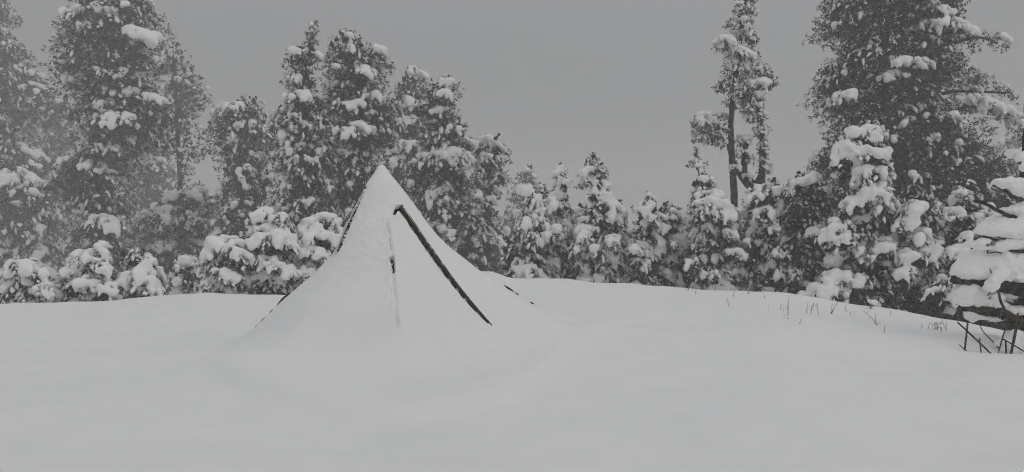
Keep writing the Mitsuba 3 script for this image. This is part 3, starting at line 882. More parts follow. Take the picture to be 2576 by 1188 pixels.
tree('evergreen_tree', 'giant dark evergreen on the right with snow-laden boughs reaching out towards the right edge', 'tree', 38, [(-80, 2110, 2400), (0, 2072, 2425), (40, 2072, 2430), (70, 2080, 2440), (100, 2092, 2425), (140, 2065, 2390), (200, 2058, 2385), (250, 2058, 2390), (300, 2085, 2410), (350, 2068, 2460), (400, 2035, 2510), (450, 2015, 2540), (520, 2005, 2560), (620, 2005, 2560), (760, 2005, 2560)],
     lobes=[(2350, 25, 45, 20, -2, 1.2), (2375, 60, 50, 18, -2.4, 1.2), (2330, 75, 38, 18, -2.2, 1.0), (2420, 75, 40, 16, -1.8, 1.2), (2470, 85, 32, 12, -1, 0.9), (2512, 105, 26, 22, -1, 1.1), (2110, 15, 30, 20, -1, 0.6), (2120, 65, 30, 18, -1.2, 0.5),
            (2085, 165, 22, 20, -0.8, 0.8), (2080, 215, 22, 22, -0.8, 0.5), (2085, 260, 26, 14, -1.2, 0.6), (2115, 255, 40, 24, -2.4, 1.2), (2275, 155, 45, 16, -2.8, 1.0), (2310, 165, 45, 18, -2.6, 0.9), (2250, 195, 45, 18, -2.6, 0.6), (2190, 245, 24, 20, -2.2, 0.5),
            (2435, 185, 36, 20, -0.6, 0.5), (2480, 205, 40, 22, -0.5, 0.7), (2530, 235, 26, 20, -0.4, 0.4), (2440, 225, 45, 16, -1, 0.3), (2425, 265, 50, 20, -2, 0.9), (2470, 262, 50, 18, -2.4, 1.3), (2525, 285, 34, 22, -1.8, 1.2), (2380, 300, 50, 20, -2.8, 0.8), (2450, 310, 50, 22, -2, 0.5), (2550, 320, 24, 26, -1, 0.8),
            (2060, 400, 34, 22, -1.2, 0.6), (2035, 440, 28, 22, -0.8, 0.6), (2090, 340, 22, 20, -1.2, 0.3), (2300, 370, 40, 18, -2, 0.2), (2400, 380, 40, 18, -2, 0.25), (2200, 60, 40, 20, -2, 0.15)],
     limbs=[([(2165, 208, -2.6), (2195, 195, -2.9), (2225, 180, -3.1), (2245, 165, -3.0)], 0.06, 0.03), ([(2077, 235, -0.3), (2079, 200, -0.3), (2081, 160, -0.2)], 0.14, 0.1), ([(2400, 110, 0), (2450, 95, -0.6), (2510, 110, -1)], 0.10, 0.04), ([(2380, 300, -1), (2450, 262, -2), (2540, 290, -1.8)], 0.12, 0.04), ([(2300, 280, 0), (2400, 230, -0.5), (2530, 235, -0.5)], 0.12, 0.04)],
     seed=114, lobe=(0.6, 1.1), snow=0.30, dust=0.2, density=1.15, parts=False, cell=0.075, fill=1.7, ragged=0.10)
tree('evergreen_tree', 'hazy snowy tree at the right edge, behind the giant evergreen', 'tree', 84, [(300, 2560, 2640), (340, 2530, 2680), (400, 2500, 2700), (470, 2440, 2700), (560, 2400, 2700), (760, 2400, 2700)], seed=115, lobe=(1.02, 1.78), snow=0.6, dust=0.6, parts=False)

# --- young snow-laden trees on the right
YT = dict(lobe=(0.30, 0.58), snow=0.80, dust=0.55, density=0.9)
tree('young_tree', 'bushy young tree with a spiky top, first behind the crest right of the tent', 'tree', 31, [(412, 1408, 1416), (435, 1390, 1430), (462, 1392, 1436), (490, 1375, 1425), (520, 1350, 1440), (570, 1335, 1445), (630, 1330, 1440), (720, 1330, 1440)], spiky=[(1412, 414, 45), (1372, 470, 30)], lobes=[(1395, 520, 28, 18, -0.8, 1.1), (1400, 585, 28, 22, -1.1, 1.2), (1375, 600, 20, 18, -1.2, 1.1)], seed=120, **YT)
tree('young_tree', 'low rounded young tree left of the spiky one, just right of the tent slope', 'tree', 30, [(480, 1330, 1362), (510, 1315, 1368), (550, 1298, 1372), (600, 1290, 1375), (660, 1285, 1380), (720, 1290, 1380)], lobes=[(1315, 565, 25, 16, -0.7, 1.2), (1340, 690, 20, 18, -1, 1.1), (1335, 600, 22, 18, -0.9, 0.8)], seed=121, **YT)
tree('young_tree', 'young tree with the tallest spiky tip, in the open gap right of the tent', 'tree', 30, [(390, 1488, 1498), (412, 1462, 1520), (440, 1458, 1532), (465, 1478, 1525), (490, 1475, 1540), (530, 1462, 1572), (580, 1448, 1582), (640, 1440, 1588), (730, 1440, 1590)], spiky=[(1493, 390, 52), (1560, 505, 30)], lobes=[(1480, 432, 22, 14, -0.3, 0.9), (1515, 430, 18, 16, -0.3, 0.9), (1470, 600, 24, 16, -1.1, 1.2), (1445, 635, 18, 24, -1.2, 1.2), (1540, 610, 26, 18, -1.3, 1.0), (1500, 640, 18, 22, -1.3, 1.2)], seed=122, **YT)
tree('young_tree', 'young tree with one thin bare shoot on top, left of the big white cap', 'tree', 29, [(488, 1630, 1640), (510, 1612, 1650), (540, 1595, 1665), (590, 1585, 1672), (650, 1580, 1680), (740, 1580, 1680)], spiky=[(1634, 488, 32)], lobes=[(1620, 525, 26, 16, -0.6, 1.2), (1650, 560, 20, 18, -0.8, 1.1), (1605, 630, 22, 18, -1, 1.1), (1615, 670, 18, 20, -1, 1.0)], seed=123, **YT)
tree('young_tree', 'short flat-topped young tree between the thin-shoot one and the big white cap', 'tree', 29.5, [(512, 1665, 1700), (530, 1655, 1715), (570, 1655, 1735), (630, 1655, 1740), (740, 1655, 1740)], spiky=[(1680, 512, 24)], lobes=[(1690, 545, 26, 14, -0.6, 1.1), (1670, 575, 20, 18, -0.8, 1.1), (1700, 620, 20, 18, -1, 0.9)], seed=124, **YT)
tree('young_tree', 'young tree with a lone tuft on a bare stem above one huge white cap', 'tree', 28, [(445, 1752, 1792), (470, 1742, 1795), (500, 1735, 1830), (540, 1730, 1855), (590, 1735, 1862), (650, 1730, 1870), (740, 1730, 1870)], spiky=[(1752, 375, 36), (1770, 436, 34)],
     limbs=[([(1768, 470, 0), (1757, 430, 0), (1752, 395, 0)], 0.03, 0.015)], lobes=[(1742, 410, 16, 8, 0, 0.4), (1765, 415, 14, 8, 0, 0.7), (1790, 520, 46, 26, -0.8, 1.5), (1815, 545, 30, 22, -1.0, 1.4), (1770, 545, 24, 20, -0.9, 1.2), (1838, 600, 22, 22, -1.1, 1.3), (1850, 640, 24, 16, -1.2, 1.1), (1745, 670, 20, 20, -1.2, 1.2), (1790, 690, 22, 18, -1.2, 1.0)], seed=125, **YT)
tree('young_tree', 'dense young tree with white shoulders directly under the slender forked tree', 'tree', 28, [(455, 1895, 1955), (480, 1875, 1975), (520, 1868, 1985), (580, 1865, 1985), (650, 1865, 1985), (740, 1860, 1985)], lobes=[(1930, 480, 30, 16, -0.7, 1.2), (1900, 505, 24, 16, -0.9, 1.0), (1925, 545, 26, 22, -1.1, 1.3), (1940, 580, 18, 22, -1.2, 1.1), (1880, 620, 18, 16, -1.2, 0.7), (1900, 655, 26, 10, -1.2, 0.4)], seed=126, lobe=(0.3, 0.55), snow=0.55, dust=0.45, density=0.95)
tree('young_tree', 'dark young tree with three white knobs on top, left of the tall white-draped one', 'tree', 27.5, [(440, 1990, 2060), (470, 1972, 2095), (520, 1965, 2100), (580, 1960, 2100), (660, 1950, 2100), (760, 1950, 2100)], lobes=[(2000, 462, 22, 14, -0.7, 1.2), (2040, 455, 22, 16, -0.7, 1.2), (1985, 490, 24, 16, -0.9, 1.0), (2070, 480, 20, 14, -0.8, 1.0), (2060, 590, 26, 20, -1.1, 1.0), (1960, 640, 26, 14, -1.2, 0.7), (1960, 700, 12, 22, -1.2, 0.9), (2000, 695, 16, 18, -1.2, 1.0)], seed=127, lobe=(0.3, 0.55), snow=0.42, dust=0.35, density=1.0)
tree('young_tree', 'tall pointed young tree thickly draped in white, in front of the giant evergreen', 'tree', 26, [(305, 2192, 2206), (325, 2130, 2220), (350, 2108, 2232), (390, 2092, 2238), (430, 2100, 2242), (480, 2120, 2245), (540, 2100, 2252), (600, 2080, 2258), (680, 2070, 2265), (790, 2060, 2270)], spiky=[(2200, 306, 30)],
     lobes=[(2155, 330, 32, 12, -0.5, 1.2), (2195, 345, 26, 20, -0.6, 1.3), (2135, 375, 34, 20, -0.8, 1.3), (2185, 385, 46, 16, -0.9, 1.5), (2120, 400, 26, 18, -0.8, 1.2), (2190, 440, 34, 24, -1.0, 1.4), (2160, 470, 26, 24, -1.1, 1.4), (2200, 490, 38, 28, -1.1, 1.5), (2215, 530, 26, 26, -1.2, 1.4), (2145, 520, 24, 22, -1.1, 1.3), (2115, 575, 34, 22, -1.2, 1.3), (2130, 610, 34, 26, -1.3, 1.4), (2095, 600, 26, 18, -1.2, 1.0), (2225, 620, 32, 20, -1.3, 1.0), (2180, 640, 30, 18, -1.3, 1.0), (2110, 700, 40, 18, -1.3, 1.1), (2160, 710, 28, 22, -1.4, 1.2), (2060, 735, 40, 16, -1.3, 1.2), (2105, 745, 30, 18, -1.4, 1.1)], seed=128, lobe=(0.28, 0.5), snow=0.5, dust=0.5, density=0.9)
tree('young_tree', 'leafy young tree with white mounds, right of the tall white-draped one', 'tree', 25.5, [(468, 2275, 2325), (500, 2255, 2345), (550, 2245, 2370), (610, 2250, 2385), (680, 2260, 2390), (720, 2270, 2390)], lobes=[(2290, 530, 36, 24, -0.9, 1.3), (2275, 575, 24, 26, -1, 1.3), (2320, 600, 30, 20, -1.1, 1.1), (2300, 650, 36, 22, -1.2, 1.2), (2345, 655, 30, 20, -1.2, 1.1), (2280, 690, 24, 20, -1.2, 1.1), (2340, 620, 30, 14, -1, 1.1)], seed=129, lobe=(0.26, 0.48), snow=0.6, dust=0.6, density=0.9)
tree('young_tree', 'pointed young tree with many small tufts, left of the dead tree at the right edge', 'tree', 25, [(438, 2415, 2435), (465, 2392, 2455), (510, 2378, 2465), (570, 2370, 2475), (640, 2372, 2500), (720, 2380, 2510), (770, 2390, 2500)], spiky=[(2424, 440, 40)], lobes=[(2430, 490, 26, 14, -0.6, 1.0), (2400, 540, 26, 12, -0.8, 1.0), (2425, 630, 34, 16, -1, 1.2), (2405, 640, 30, 20, -1.1, 1.2), (2445, 600, 26, 14, -1, 1.0), (2370, 720, 30, 26, -1.2, 1.2), (2400, 745, 28, 22, -1.2, 1.2), (2345, 740, 20, 18, -1.2, 0.9)], seed=130, lobe=(0.24, 0.45), snow=0.55, dust=0.65, density=0.9)

for u, v, D, w, lab in ((1335, 565, 36, 60, 'snowy young tree half hidden behind the low rounded one beside the tent slope'), (1458, 520, 35, 46, 'snowy young tree filling the gap left of the tallest spiky tip'),
                        (1585, 560, 35, 56, 'pale low young tree between the tallest spiky tip and the thin-shoot one'), (1725, 545, 34, 50, 'snowy young tree behind the short flat-topped one'),
                        (1850, 530, 33, 50, 'snowy young tree hidden behind the big white cap'), (2330, 500, 31, 70, 'snow-hung young tree behind the leafy one with white mounds'), (2490, 520, 30, 70, 'snow-hung young tree behind the upper branches of the dead tree')):
    tree('young_tree', lab, 'tree', D, [(v, u - 0.3 * w, u + 0.3 * w), (v + 30, u - 0.75 * w, u + 0.75 * w), (v + 80, u - w, u + w), (v + 240, u - w, u + w)], seed=int(u), **YT)

# --- snow-laden bushes on the left
BU = dict(lobe=(0.30, 0.60), snow=0.85, dust=0.5, density=0.9)
tree('snowy_bush', 'round snow-capped bush in the left corner of the tree line', 'bush', 25, [(655, 30, 90), (675, 10, 118), (700, 6, 128), (735, 10, 142), (790, 8, 145)], lobes=[(55, 672, 34, 16, -0.6, 1.3), (90, 690, 28, 16, -0.7, 1.2), (20, 690, 18, 14, -0.6, 1.0), (115, 735, 22, 18, -0.9, 1.1)], seed=140, **BU)
tree('snowy_bush', 'snow-capped bush with a white knob on its top right, second from the left', 'bush', 25.5, [(615, 240, 272), (640, 190, 275), (660, 165, 280), (700, 155, 285), (740, 158, 292), (790, 160, 292)], lobes=[(255, 632, 18, 16, -0.3, 1.3), (210, 655, 36, 16, -0.6, 1.2), (175, 690, 20, 24, -0.7, 1.1), (255, 680, 26, 20, -0.8, 1.2), (215, 715, 36, 20, -1, 1.3), (265, 730, 24, 20, -1, 1.2)], seed=141, **BU)
tree('snowy_bush', 'leafy snow-capped bush with one big white hump at its middle, third from the left', 'bush', 26, [(630, 320, 375), (655, 300, 385), (690, 290, 405), (725, 285, 420), (780, 285, 420)], lobes=[(330, 650, 22, 12, -0.5, 0.9), (370, 665, 22, 18, -0.6, 1.1), (355, 700, 34, 24, -0.9, 1.5), (310, 720, 20, 18, -0.9, 1.2), (380, 730, 28, 14, -1, 1.2), (325, 745, 22, 12, -1, 1.2)], seed=142, **BU)
tree('snowy_bush', 'greyish bush sagging under snow, left of the two big bushes beside the tent', 'bush', 30, [(650, 450, 500), (675, 430, 520), (710, 425, 525), (770, 425, 525)], lobes=[(470, 668, 32, 20, -0.6, 1.3), (505, 690, 22, 22, -0.7, 1.2), (450, 710, 24, 16, -0.8, 1.0)], seed=143, **BU)
tree('snowy_bush', 'large domed bush piled with snow, two away from the tent', 'bush', 26, [(600, 540, 600), (620, 520, 618), (660, 510, 628), (700, 510, 632), (770, 505, 632)], lobes=[(570, 615, 40, 18, -0.6, 1.4), (540, 640, 26, 18, -0.7, 1.2), (600, 650, 28, 26, -0.9, 1.3), (560, 690, 24, 20, -1, 1.0), (590, 705, 24, 18, -1, 1.1), (520, 720, 18, 14, -0.9, 1.0)], seed=144, **BU)
tree('snowy_bush', 'tall bush with drooping white tongues behind the left slope of the tent', 'bush', 26.5, [(530, 650, 700), (555, 628, 740), (600, 622, 752), (660, 620, 756), (720, 625, 756), (780, 625, 756)], lobes=[(655, 548, 30, 16, -0.4, 1.1), (705, 555, 26, 18, -0.5, 1.4), (690, 600, 46, 22, -0.8, 1.5), (650, 610, 26, 22, -0.9, 1.3), (720, 620, 30, 28, -1, 1.4), (645, 660, 24, 22, -1, 1.2), (690, 670, 30, 22, -1.1, 1.2), (730, 690, 22, 26, -1.1, 1.2)], seed=145, **BU)
tree('snowy_bush', 'leafy bush with white sprays pressed against the upper left edge of the tent', 'bush', 27, [(545, 775, 850), (570, 755, 870), (610, 745, 880), (670, 745, 880), (780, 745, 880)], spiky=[(800, 540, 26)], lobes=[(790, 600, 34, 18, -0.7, 1.4), (830, 565, 22, 16, -0.4, 0.8), (770, 640, 26, 20, -0.9, 1.2), (810, 650, 26, 24, -1, 1.2), (770, 690, 26, 20, -1, 1.1)], seed=146, **BU)
# --- hazy middle rank
MR = dict(lobe=(0.75, 1.35), snow=0.65, dust=0.5, parts=False)
tree('evergreen_tree', 'hazy drooping tree above the round bush in the left corner', 'tree', 70, [(440, -20, 90), (480, -60, 120), (560, -80, 140), (660, -80, 160), (770, -80, 165)], seed=150, **MR)
tree('evergreen_tree', 'low hazy tree behind the second and third bushes from the left', 'tree', 60, [(545, 220, 300), (570, 195, 330), (620, 180, 350), (680, 170, 360), (770, 170, 360)], seed=151, **MR)
tree('evergreen_tree', 'hazy snow-hung tree in the middle of the left tree line, below the slender pale tree', 'tree', 62, [(470, 470, 520), (500, 410, 545), (540, 370, 560), (600, 350, 560), (680, 340, 560), (770, 340, 560)], seed=152, **MR)
tree('evergreen_tree', 'hazy snow-hung tree behind the large domed bush', 'tree', 54, [(420, 590, 630), (450, 560, 650), (490, 545, 660), (560, 540, 690), (640, 530, 690), (770, 530, 690)], seed=153, **MR)
tree('evergreen_tree', 'pale drooping tree low behind the right slope of the tent', 'tree', 54, [(555, 1150, 1240), (580, 1130, 1262), (620, 1120, 1285), (680, 1120, 1300), (730, 1120, 1300)], lobes=[(1210, 600, 28, 20, -1, 1.1), (1170, 600, 24, 20, -1, 0.9), (1255, 620, 24, 22, -1, 1.1), (1275, 660, 20, 22, -1, 1.0)], seed=154, **MR)
tree('evergreen_tree', 'hazy tree hidden low between the central group and the bushes beside the tent', 'tree', 62, [(480, 860, 930), (520, 820, 980), (600, 760, 1060), (700, 740, 1100), (760, 740, 1100)], seed=155, lobe=(0.74, 1.36), snow=0.4, dust=0.4, parts=False)

# --- dark understorey beneath the right-hand trees
rng = np.random.default_rng(77)
pts = []
for (u0, u1, v0, v1, D0, D1, n) in ((1580, 2120, 600, 800, 30, 33, 3600), (2080, 2620, 560, 900, 27, 31, 5200), (1280, 1600, 600, 760, 32.5, 34.5, 2400)):
    for _ in range(n):
        pts.append(P(rng.uniform(u0, u1), v0 + (v1 - v0) * rng.uniform(0, 1) ** 0.7, rng.uniform(D0, D1)))
pts = np.array(pts)
pts = pts[~behind_rise(pts, 25)]
add('undergrowth', leaf_tufts(pts, 0 * pts, 0.30, 4, rng, wide=0.6), 'leaf_mat', label='dark leafy undergrowth in the shade beneath the young trees on the right', category='undergrowth', kind='stuff')

# ------------------------------------------------------------------ dry grass stalks on the right-hand slope
rng = np.random.default_rng(31)


def photo(x, y):
    return x / 1.55280, y / 1.55280


spots = [(2600, 1118, 40), (2625, 1122, 60), (2652, 1120, 50), (2690, 1135, 65), (2580, 1110, 30), (2745, 1130, 45), (2800, 1135, 40), (2860, 1160, 60), (2856, 1200, 40), (2920, 1150, 45), (2985, 1165, 40), (2998, 1215, 70), (3025, 1150, 30), (3085, 1245, 80), (3150, 1225, 40), (3132, 1262, 20),
         (3210, 1235, 35), (3240, 1225, 50), (3295, 1215, 40), (3330, 1235, 45), (3390, 1270, 90), (3420, 1270, 55), (3458, 1300, 26), (3388, 1285, 12), (3560, 1240, 40), (3600, 1285, 50), (3645, 1290, 45), (3690, 1300, 40), (3700, 1290, 60), (3480, 1230, 25), (2470, 1108, 25), (2520, 1108, 22), (2710, 1150, 30), (3060, 1210, 28), (3180, 1200, 24)]
for x, y, h in spots:
    p = ground_hit(*photo(x, y))
    if p is None or p[1] > 24:
        continue
    key = thing('grass_tuft', 'thin dry grass stalks poking out of the snow on the right-hand slope', 'grass', 'dry grass tufts on the slope')
    hm = h / 1.5528 * p[1] / FU
    for b in range(rng.integers(1, 5)):
        lean = rng.normal(size=2) * 0.35
        q = p + np.array([rng.normal() * 0.05, rng.normal() * 0.05, -0.06])
        hh = hm * rng.uniform(0.5, 1.1)
        mid = q + [lean[0] * hh * 0.35, lean[1] * hh * 0.35, hh * 0.6]
        tip = q + [lean[0] * hh, lean[1] * hh, hh + 0.06]
        if rng.uniform() < 0.25:
            tip = mid + [lean[0] * hh * 0.9, 0, -0.15 * hh]
        add('stalk', tube(curve([q, mid, tip], 6), np.linspace(0.0055, 0.003, 6), 4), 'stem_mat' if rng.uniform() < 0.75 else 'clump_mat', key, smooth=True)
# small snowy sprigs along the crest
for i, (x, y, s, lab) in enumerate(((3585, 1205, 34, 'small sprig carrying a white knob of snow on the crest left of the dead tree'), (3405, 1195, 26, 'tiny snow-covered sprig on the crest under the pointed young tree'), (3660, 1275, 22, 'frosted sprig just left of the dead tree base'), (2615, 1100, 26, 'frosted sprig standing in the grass under the big white cap'), (2690, 1085, 24, 'white-topped sprig on the crest left of the forked slender tree'))):
    p = ground_hit(*photo(x, y + 12))
    if p is None:
        continue
    key = thing('snowy_sprig', lab, 'plant')
    m = p[1] / FU / 1.5528
    stems = [tube(curve([p - [0, 0, 0.08], p + [rng.normal() * 0.02, 0, s * m * 0.6], p + [rng.normal() * s * m * 0.4, rng.normal() * 0.05, s * m * 1.3]], 6), np.linspace(0.009, 0.004, 6), 4) for _ in range(4)]
    add('stem', join(stems), 'stem_mat', key, smooth=True)
    b = Blobs()
    for _ in range(6):
        b.put(p + [rng.normal() * s * m * 0.25, rng.normal() * 0.03, s * m * rng.uniform(0.7, 1.2)], s * m * rng.uniform(0.14, 0.3))
    add('snow_cap', b.mesh(0.012, 0.8, 0.9, i), 'clump_mat', key, smooth=True)

# ------------------------------------------------------------------ the dead tree at the right edge
DN = 14.2
dead = thing('dead_tree', 'dead tree at the right edge, its broken branches loaded with thick cushions of snow', 'tree')
rng = np.random.default_rng(5)


def Q(x, y, d=0.0):
    return P(x / 1.5528, y / 1.5528, DN + d)


PXN = DN / FU / 1.5528                                   # metres per photo pixel there


def wood(name, pts, r0, r1, n=22, sides=11, rough=0.16, **lab):
    c = curve([Q(*p) for p in pts], n)
    c[1:-1] += rng.normal(size=(n - 2, 3)) * 0.10 * np.linspace(r0, r1, n)[1:-1, None]
    return add(name, tube(c, np.linspace(r0, r1, n), sides, rough, rng), 'bark_mat', dead, smooth=38, **lab)


def cushion(items, cell=0.02, rough=1.3, blend=1.6, seed=0):
    """items: (x, y, half width, half height[, depth offset[, half depth]]) in photo pixels."""
    b = Blobs()
    for it in items:
        x, y, hw, hh = it[:4]
        d = it[4] if len(it) > 4 else 0.0
        hd = it[5] if len(it) > 5 else min(hw, 2.2 * hh)
        b.put(Q(x, y, d), (hw * PXN, hd * PXN, hh * PXN))
        for _ in range(3):                               # uneven shoulders
            a = rng.uniform(-0.3, math.pi + 0.3)
            k = rng.uniform(0.3, 0.5)
            b.put(Q(x + 0.72 * hw * math.cos(a), y - 0.66 * hh * math.sin(a), d + rng.normal() * 0.4 * hd * PXN), (hw * k * PXN, hd * k * PXN, hh * k * 1.1 * PXN))
    return add('snow_cushion', b.mesh(cell, rough, blend, seed), 'clump_mat', dead, smooth=True)


foot = Q(4035, 1420, 0.1)
wood('trunk', [(4075, 1430, 0.25), (4050, 1300, 0.2), (4040, 1100, 0.15), (4035, 850, 0.1), (4032, 620, 0.1), (4030, 400, 0.1)], 78 * PXN, 26 * PXN, 40, 16, 0.12)
wood('root', [(4030, 1200, 0.0), (3985, 1270, -0.15), (3990, 1350, -0.25)], 40 * PXN, 26 * PXN, 14, 12, 0.2)
wood('log', [(3722, 1092, -0.25), (3790, 1102, -0.25), (3868, 1110, -0.25), (3940, 1124, -0.25), (4040, 1148, -0.2)], 16 * PXN, 33 * PXN, 30, 13, 0.16)
wood('log', [(3762, 1200, -0.25), (3830, 1210, -0.25), (3900, 1222, -0.2), (4040, 1246, -0.15)], 12 * PXN, 28 * PXN, 28, 13, 0.18)
wood('branch', [(3843, 1166, -0.25), (3890, 1172, -0.22), (3930, 1183, -0.15), (4010, 1200, 0)], 4.5 * PXN, 8 * PXN)
wood('branch', [(3767, 1252, -0.2), (3800, 1256, -0.2), (3812, 1250, -0.2), (3870, 1250, -0.15), (3940, 1258, -0.1), (4030, 1270, 0)], 2.5 * PXN, 6 * PXN)
wood('branch', [(3878, 726, -0.3), (3915, 740, -0.25), (3969, 772, -0.1), (4030, 790, 0)], 4 * PXN, 11 * PXN)
wood('branch', [(3806, 785, -0.65), (3855, 799, -0.6), (3888, 819, -0.5), (3963, 851, -0.35), (4035, 880, 0)], 6 * PXN, 10 * PXN)
wood('branch', [(3812, 915, -0.4), (3850, 926, -0.35), (3905, 945, -0.2), (4035, 960, 0)], 3 * PXN, 9 * PXN)
wood('branch', [(3871, 914, -0.45), (3910, 928, -0.42), (3970, 942, -0.3), (4035, 930, 0)], 3 * PXN, 6 * PXN)
wood('twig', [(3872, 916, -0.45), (3868, 930, -0.44), (3885, 940, -0.4)], 2.5 * PXN, 2 * PXN, 8, 7)
wood('branch', [(3930, 905, -0.5), (3960, 904, -0.45), (4000, 908, -0.2), (4035, 915, 0)], 2.5 * PXN, 6 * PXN)
wood('branch', [(3794, 971, -0.4), (3868, 971, -0.4), (3930, 978, -0.3), (3980, 983, -0.2), (4035, 990, 0)], 3 * PXN, 7 * PXN)
wood('twig', [(3860, 972, -0.42), (3857, 990, -0.44), (3890, 985, -0.4), (3912, 990, -0.38)], 2.5 * PXN, 2 * PXN, 8, 7)
wood('branch', [(3981, 637, -0.1), (4035, 642, 0)], 6 * PXN, 9 * PXN, 8)
wood('twig', [(3866, 1053, -0.48), (3873, 1068, -0.5), (3876, 1078, -0.5)], 2 * PXN, 3 * PXN, 6, 7)
wood('twig', [(3895, 1126, -0.5), (3903, 1150, -0.52), (3906, 1170, -0.52), (3919, 1199, -0.52), (3932, 1232, -0.5), (3940, 1262, -0.5), (3948, 1290, -0.5)], 4 * PXN, 6 * PXN, 18, 8)
wood('twig', [(3920, 1208, -0.52), (3912, 1225, -0.55), (3905, 1246, -0.58)], 3 * PXN, 2.5 * PXN, 8, 7)
wood('twig', [(3895, 1128, -0.5), (3878, 1138, -0.52), (3856, 1155, -0.54)], 3 * PXN, 1.5 * PXN, 8, 7)
wood('twig', [(3736, 1160, -0.2), (3737, 1175, -0.2), (3735, 1192, -0.2)], 2 * PXN, 2.5 * PXN, 8, 7)
# snow on it
cushion([(3905, 717, 24, 14, -0.25), (3940, 722, 34, 22, -0.15), (3985, 730, 40, 30, -0.05), (4030, 735, 40, 34, 0.05), (3965, 748, 24, 16, -0.1), (4000, 762, 30, 16, 0)], seed=1)
cushion([(3935, 828, 26, 8, -0.2), (3970, 825, 30, 16, -0.1), (4005, 815, 34, 24, 0), (4030, 800, 30, 30, 0.05), (3990, 840, 30, 14, -0.05)], seed=2)
cushion([(3825, 907, 14, 9, -0.4), (3850, 893, 26, 19, -0.38), (3890, 877, 34, 30, -0.32), (3920, 878, 36, 36, -0.25), (3955, 880, 40, 36, -0.2), (3995, 865, 44, 44, -0.1), (4035, 850, 44, 50, 0), (3880, 905, 40, 18, -0.35), (3930, 912, 44, 20, -0.3), (3985, 915, 40, 22, -0.2)], seed=3)
cushion([(3815, 960, 18, 9, -0.38), (3838, 954, 20, 13, -0.38), (3855, 960, 18, 9, -0.38)], seed=4)
cushion([(3890, 966, 18, 6, -0.38), (3925, 954, 24, 17, -0.32), (3960, 958, 26, 16, -0.22), (4000, 945, 34, 30, -0.1), (4035, 940, 30, 34, 0), (3905, 963, 24, 8, -0.35)], seed=5)
cushion([(3745, 1060, 18, 24, -0.2), (3775, 1042, 36, 40, -0.2), (3815, 1030, 42, 50, -0.2), (3860, 1030, 46, 48, -0.2), (3910, 1035, 48, 52, -0.15), (3960, 1045, 50, 58, -0.1), (4010, 1048, 50, 60, 0), (4055, 1050, 50, 60, 0.05), (3770, 1072, 40, 16, -0.22), (3830, 1074, 44, 20, -0.22), (3880, 1075, 40, 20, -0.2), (3790, 1005, 30, 18, -0.15), (3830, 992, 24, 14, -0.15), (3960, 1090, 40, 18, -0.12), (4010, 1100, 40, 20, -0.05)], seed=6)
cushion([(3895, 1085, 22, 24, -0.48), (3882, 1108, 20, 20, -0.52), (3868, 1126, 13, 10, -0.54), (3912, 1070, 24, 26, -0.4)], seed=7)
cushion([(3755, 1150, 26, 34, -0.25), (3785, 1148, 34, 36, -0.25), (3818, 1152, 28, 36, -0.22), (3775, 1180, 30, 16, -0.2), (3825, 1182, 30, 18, -0.2), (3836, 1140, 14, 20, -0.2)], seed=8)
cushion([(3870, 1158, 26, 12, -0.12), (3900, 1155, 22, 14, -0.05), (3860, 1190, 30, 16, -0.12), (3895, 1196, 30, 14, -0.08), (3925, 1175, 18, 24, 0.05), (3935, 1200, 16, 10, 0)], seed=9)
cushion([(3930, 1138, 22, 12, -0.1), (3950, 1150, 18, 14, -0.1), (3960, 1138, 14, 10, -0.05)], seed=10)
cushion([(3945, 1214, 20, 10, -0.12), (3975, 1216, 30, 14, -0.1), (4020, 1218, 36, 16, -0.05)], seed=11)
cushion([(3780, 1222, 14, 14, -0.2), (3790, 1236, 18, 14, -0.2), (3798, 1250, 10, 10, -0.2), (3820, 1238, 24, 9, -0.18), (3855, 1243, 28, 6, -0.15), (3900, 1248, 26, 5, -0.12)], cell=0.012, seed=12)
cushion([(3990, 622, 16, 14, -0.05), (4015, 615, 22, 22, 0), (3998, 660, 12, 10, -0.1)], seed=13)
# the snow banked against its foot
cushion([(3960, 1320, 34, 26, -0.3), (3985, 1345, 44, 30, -0.35), (3940, 1345, 40, 16, -0.35), (3950, 1372, 26, 10, -0.6)], seed=14)

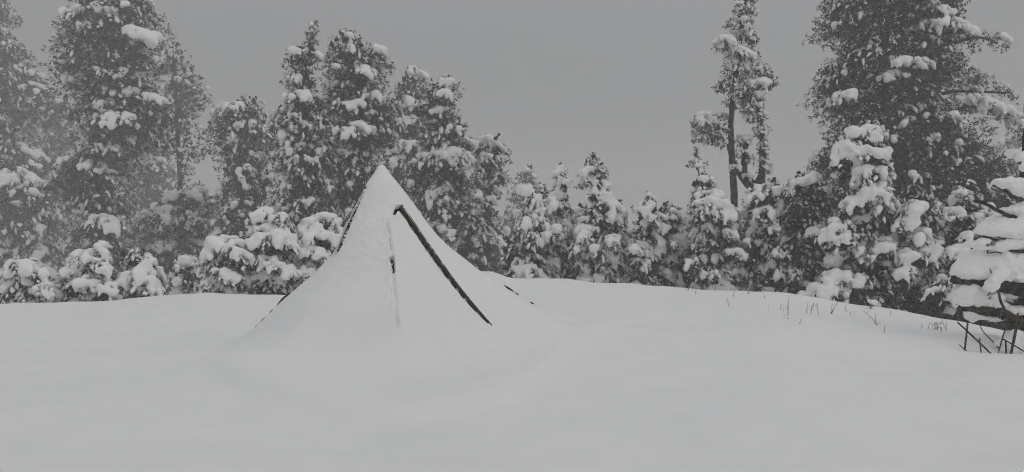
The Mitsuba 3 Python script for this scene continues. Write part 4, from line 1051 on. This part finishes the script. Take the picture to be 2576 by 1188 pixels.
# --- stakes and broken stems standing in the snow at its foot
for pts, r0, r1, lab in (([(3739, 1258, -0.55), (3790, 1305, -0.65), (3846, 1358, -0.75)], 3.0, 3.6, 'straight dark stick leaning across the upright one left of the dead tree'),
                         ([(3780, 1256, -0.6), (3775, 1310, -0.62), (3769, 1360, -0.65)], 3.2, 3.6, 'upright dark stick crossed by a leaning one, left of the dead tree'),
                         ([(3976, 1238, -0.8), (3964, 1310, -0.85), (3948, 1388, -0.9)], 5.0, 4.2, 'thick brown stick standing nearest the right edge, before the dead trunk'),
                         ([(3942, 1268, -0.6), (3922, 1300, -0.62), (3915, 1325, -0.64), (3908, 1350, -0.66)], 2.6, 2.2, 'thin bent stem at the foot of the dead tree'),
                         ([(3914, 1323, -0.7), (3945, 1340, -0.72), (3982, 1362, -0.74)], 2.4, 2.6, 'brown stem lying slantwise over the snow bank at the dead tree foot'),
                         ([(3928, 1328, -0.75), (3930, 1372, -0.8)], 2.8, 3.0, 'short upright stub at the foot of the dead tree'),
                         ([(3746, 1347, -0.7), (3764, 1362, -0.72)], 1.8, 2.0, 'tiny slanting stub left of the crossed sticks'),
                         ([(3826, 1322, -0.68), (3830, 1356, -0.7)], 2.6, 2.8, 'stubby frosted stem right of the crossed sticks'),
                         ([(3826, 1266, -0.3), (3840, 1295, -0.32), (3864, 1320, -0.35)], 1.6, 2.2, 'wispy frosted stem behind the crossed sticks')):
    key = thing('stick', lab, 'stick')
    line = [Q(*p) for p in pts]
    g = float(ground(line[-1][0], line[-1][1]))
    tail = line[-1] + (line[-1] - line[-2]) / np.linalg.norm(line[-1] - line[-2]) * max(0.05, line[-1][2] - g + 0.08)
    scene[key] = mikit.ply(tube(curve(line + [tail], 12), np.linspace(r0, r1, 12) * PXN, 7, 0.1, rng), 'bark_mat', 40)

# ------------------------------------------------------------------ flakes in the air
rng = np.random.default_rng(9)
n = 1200
dep = 9.0 + 38.0 * rng.uniform(0, 1, n) ** 0.6
uu, vv = rng.uniform(-150, 2730, n), rng.uniform(-80, 1100, n)
pos = np.array([P(u, v, d) for u, v, d in zip(uu, vv, dep)])
pos = pos[pos[:, 2] > ground(pos[:, 0], pos[:, 1]) + 0.05]
add('falling_snow', dusting(pos, rng.normal(size=pos.shape) * 0.5, 0.0065, rng), 'clump_mat', label='small flakes of falling snow in the air', category='snow', kind='stuff')
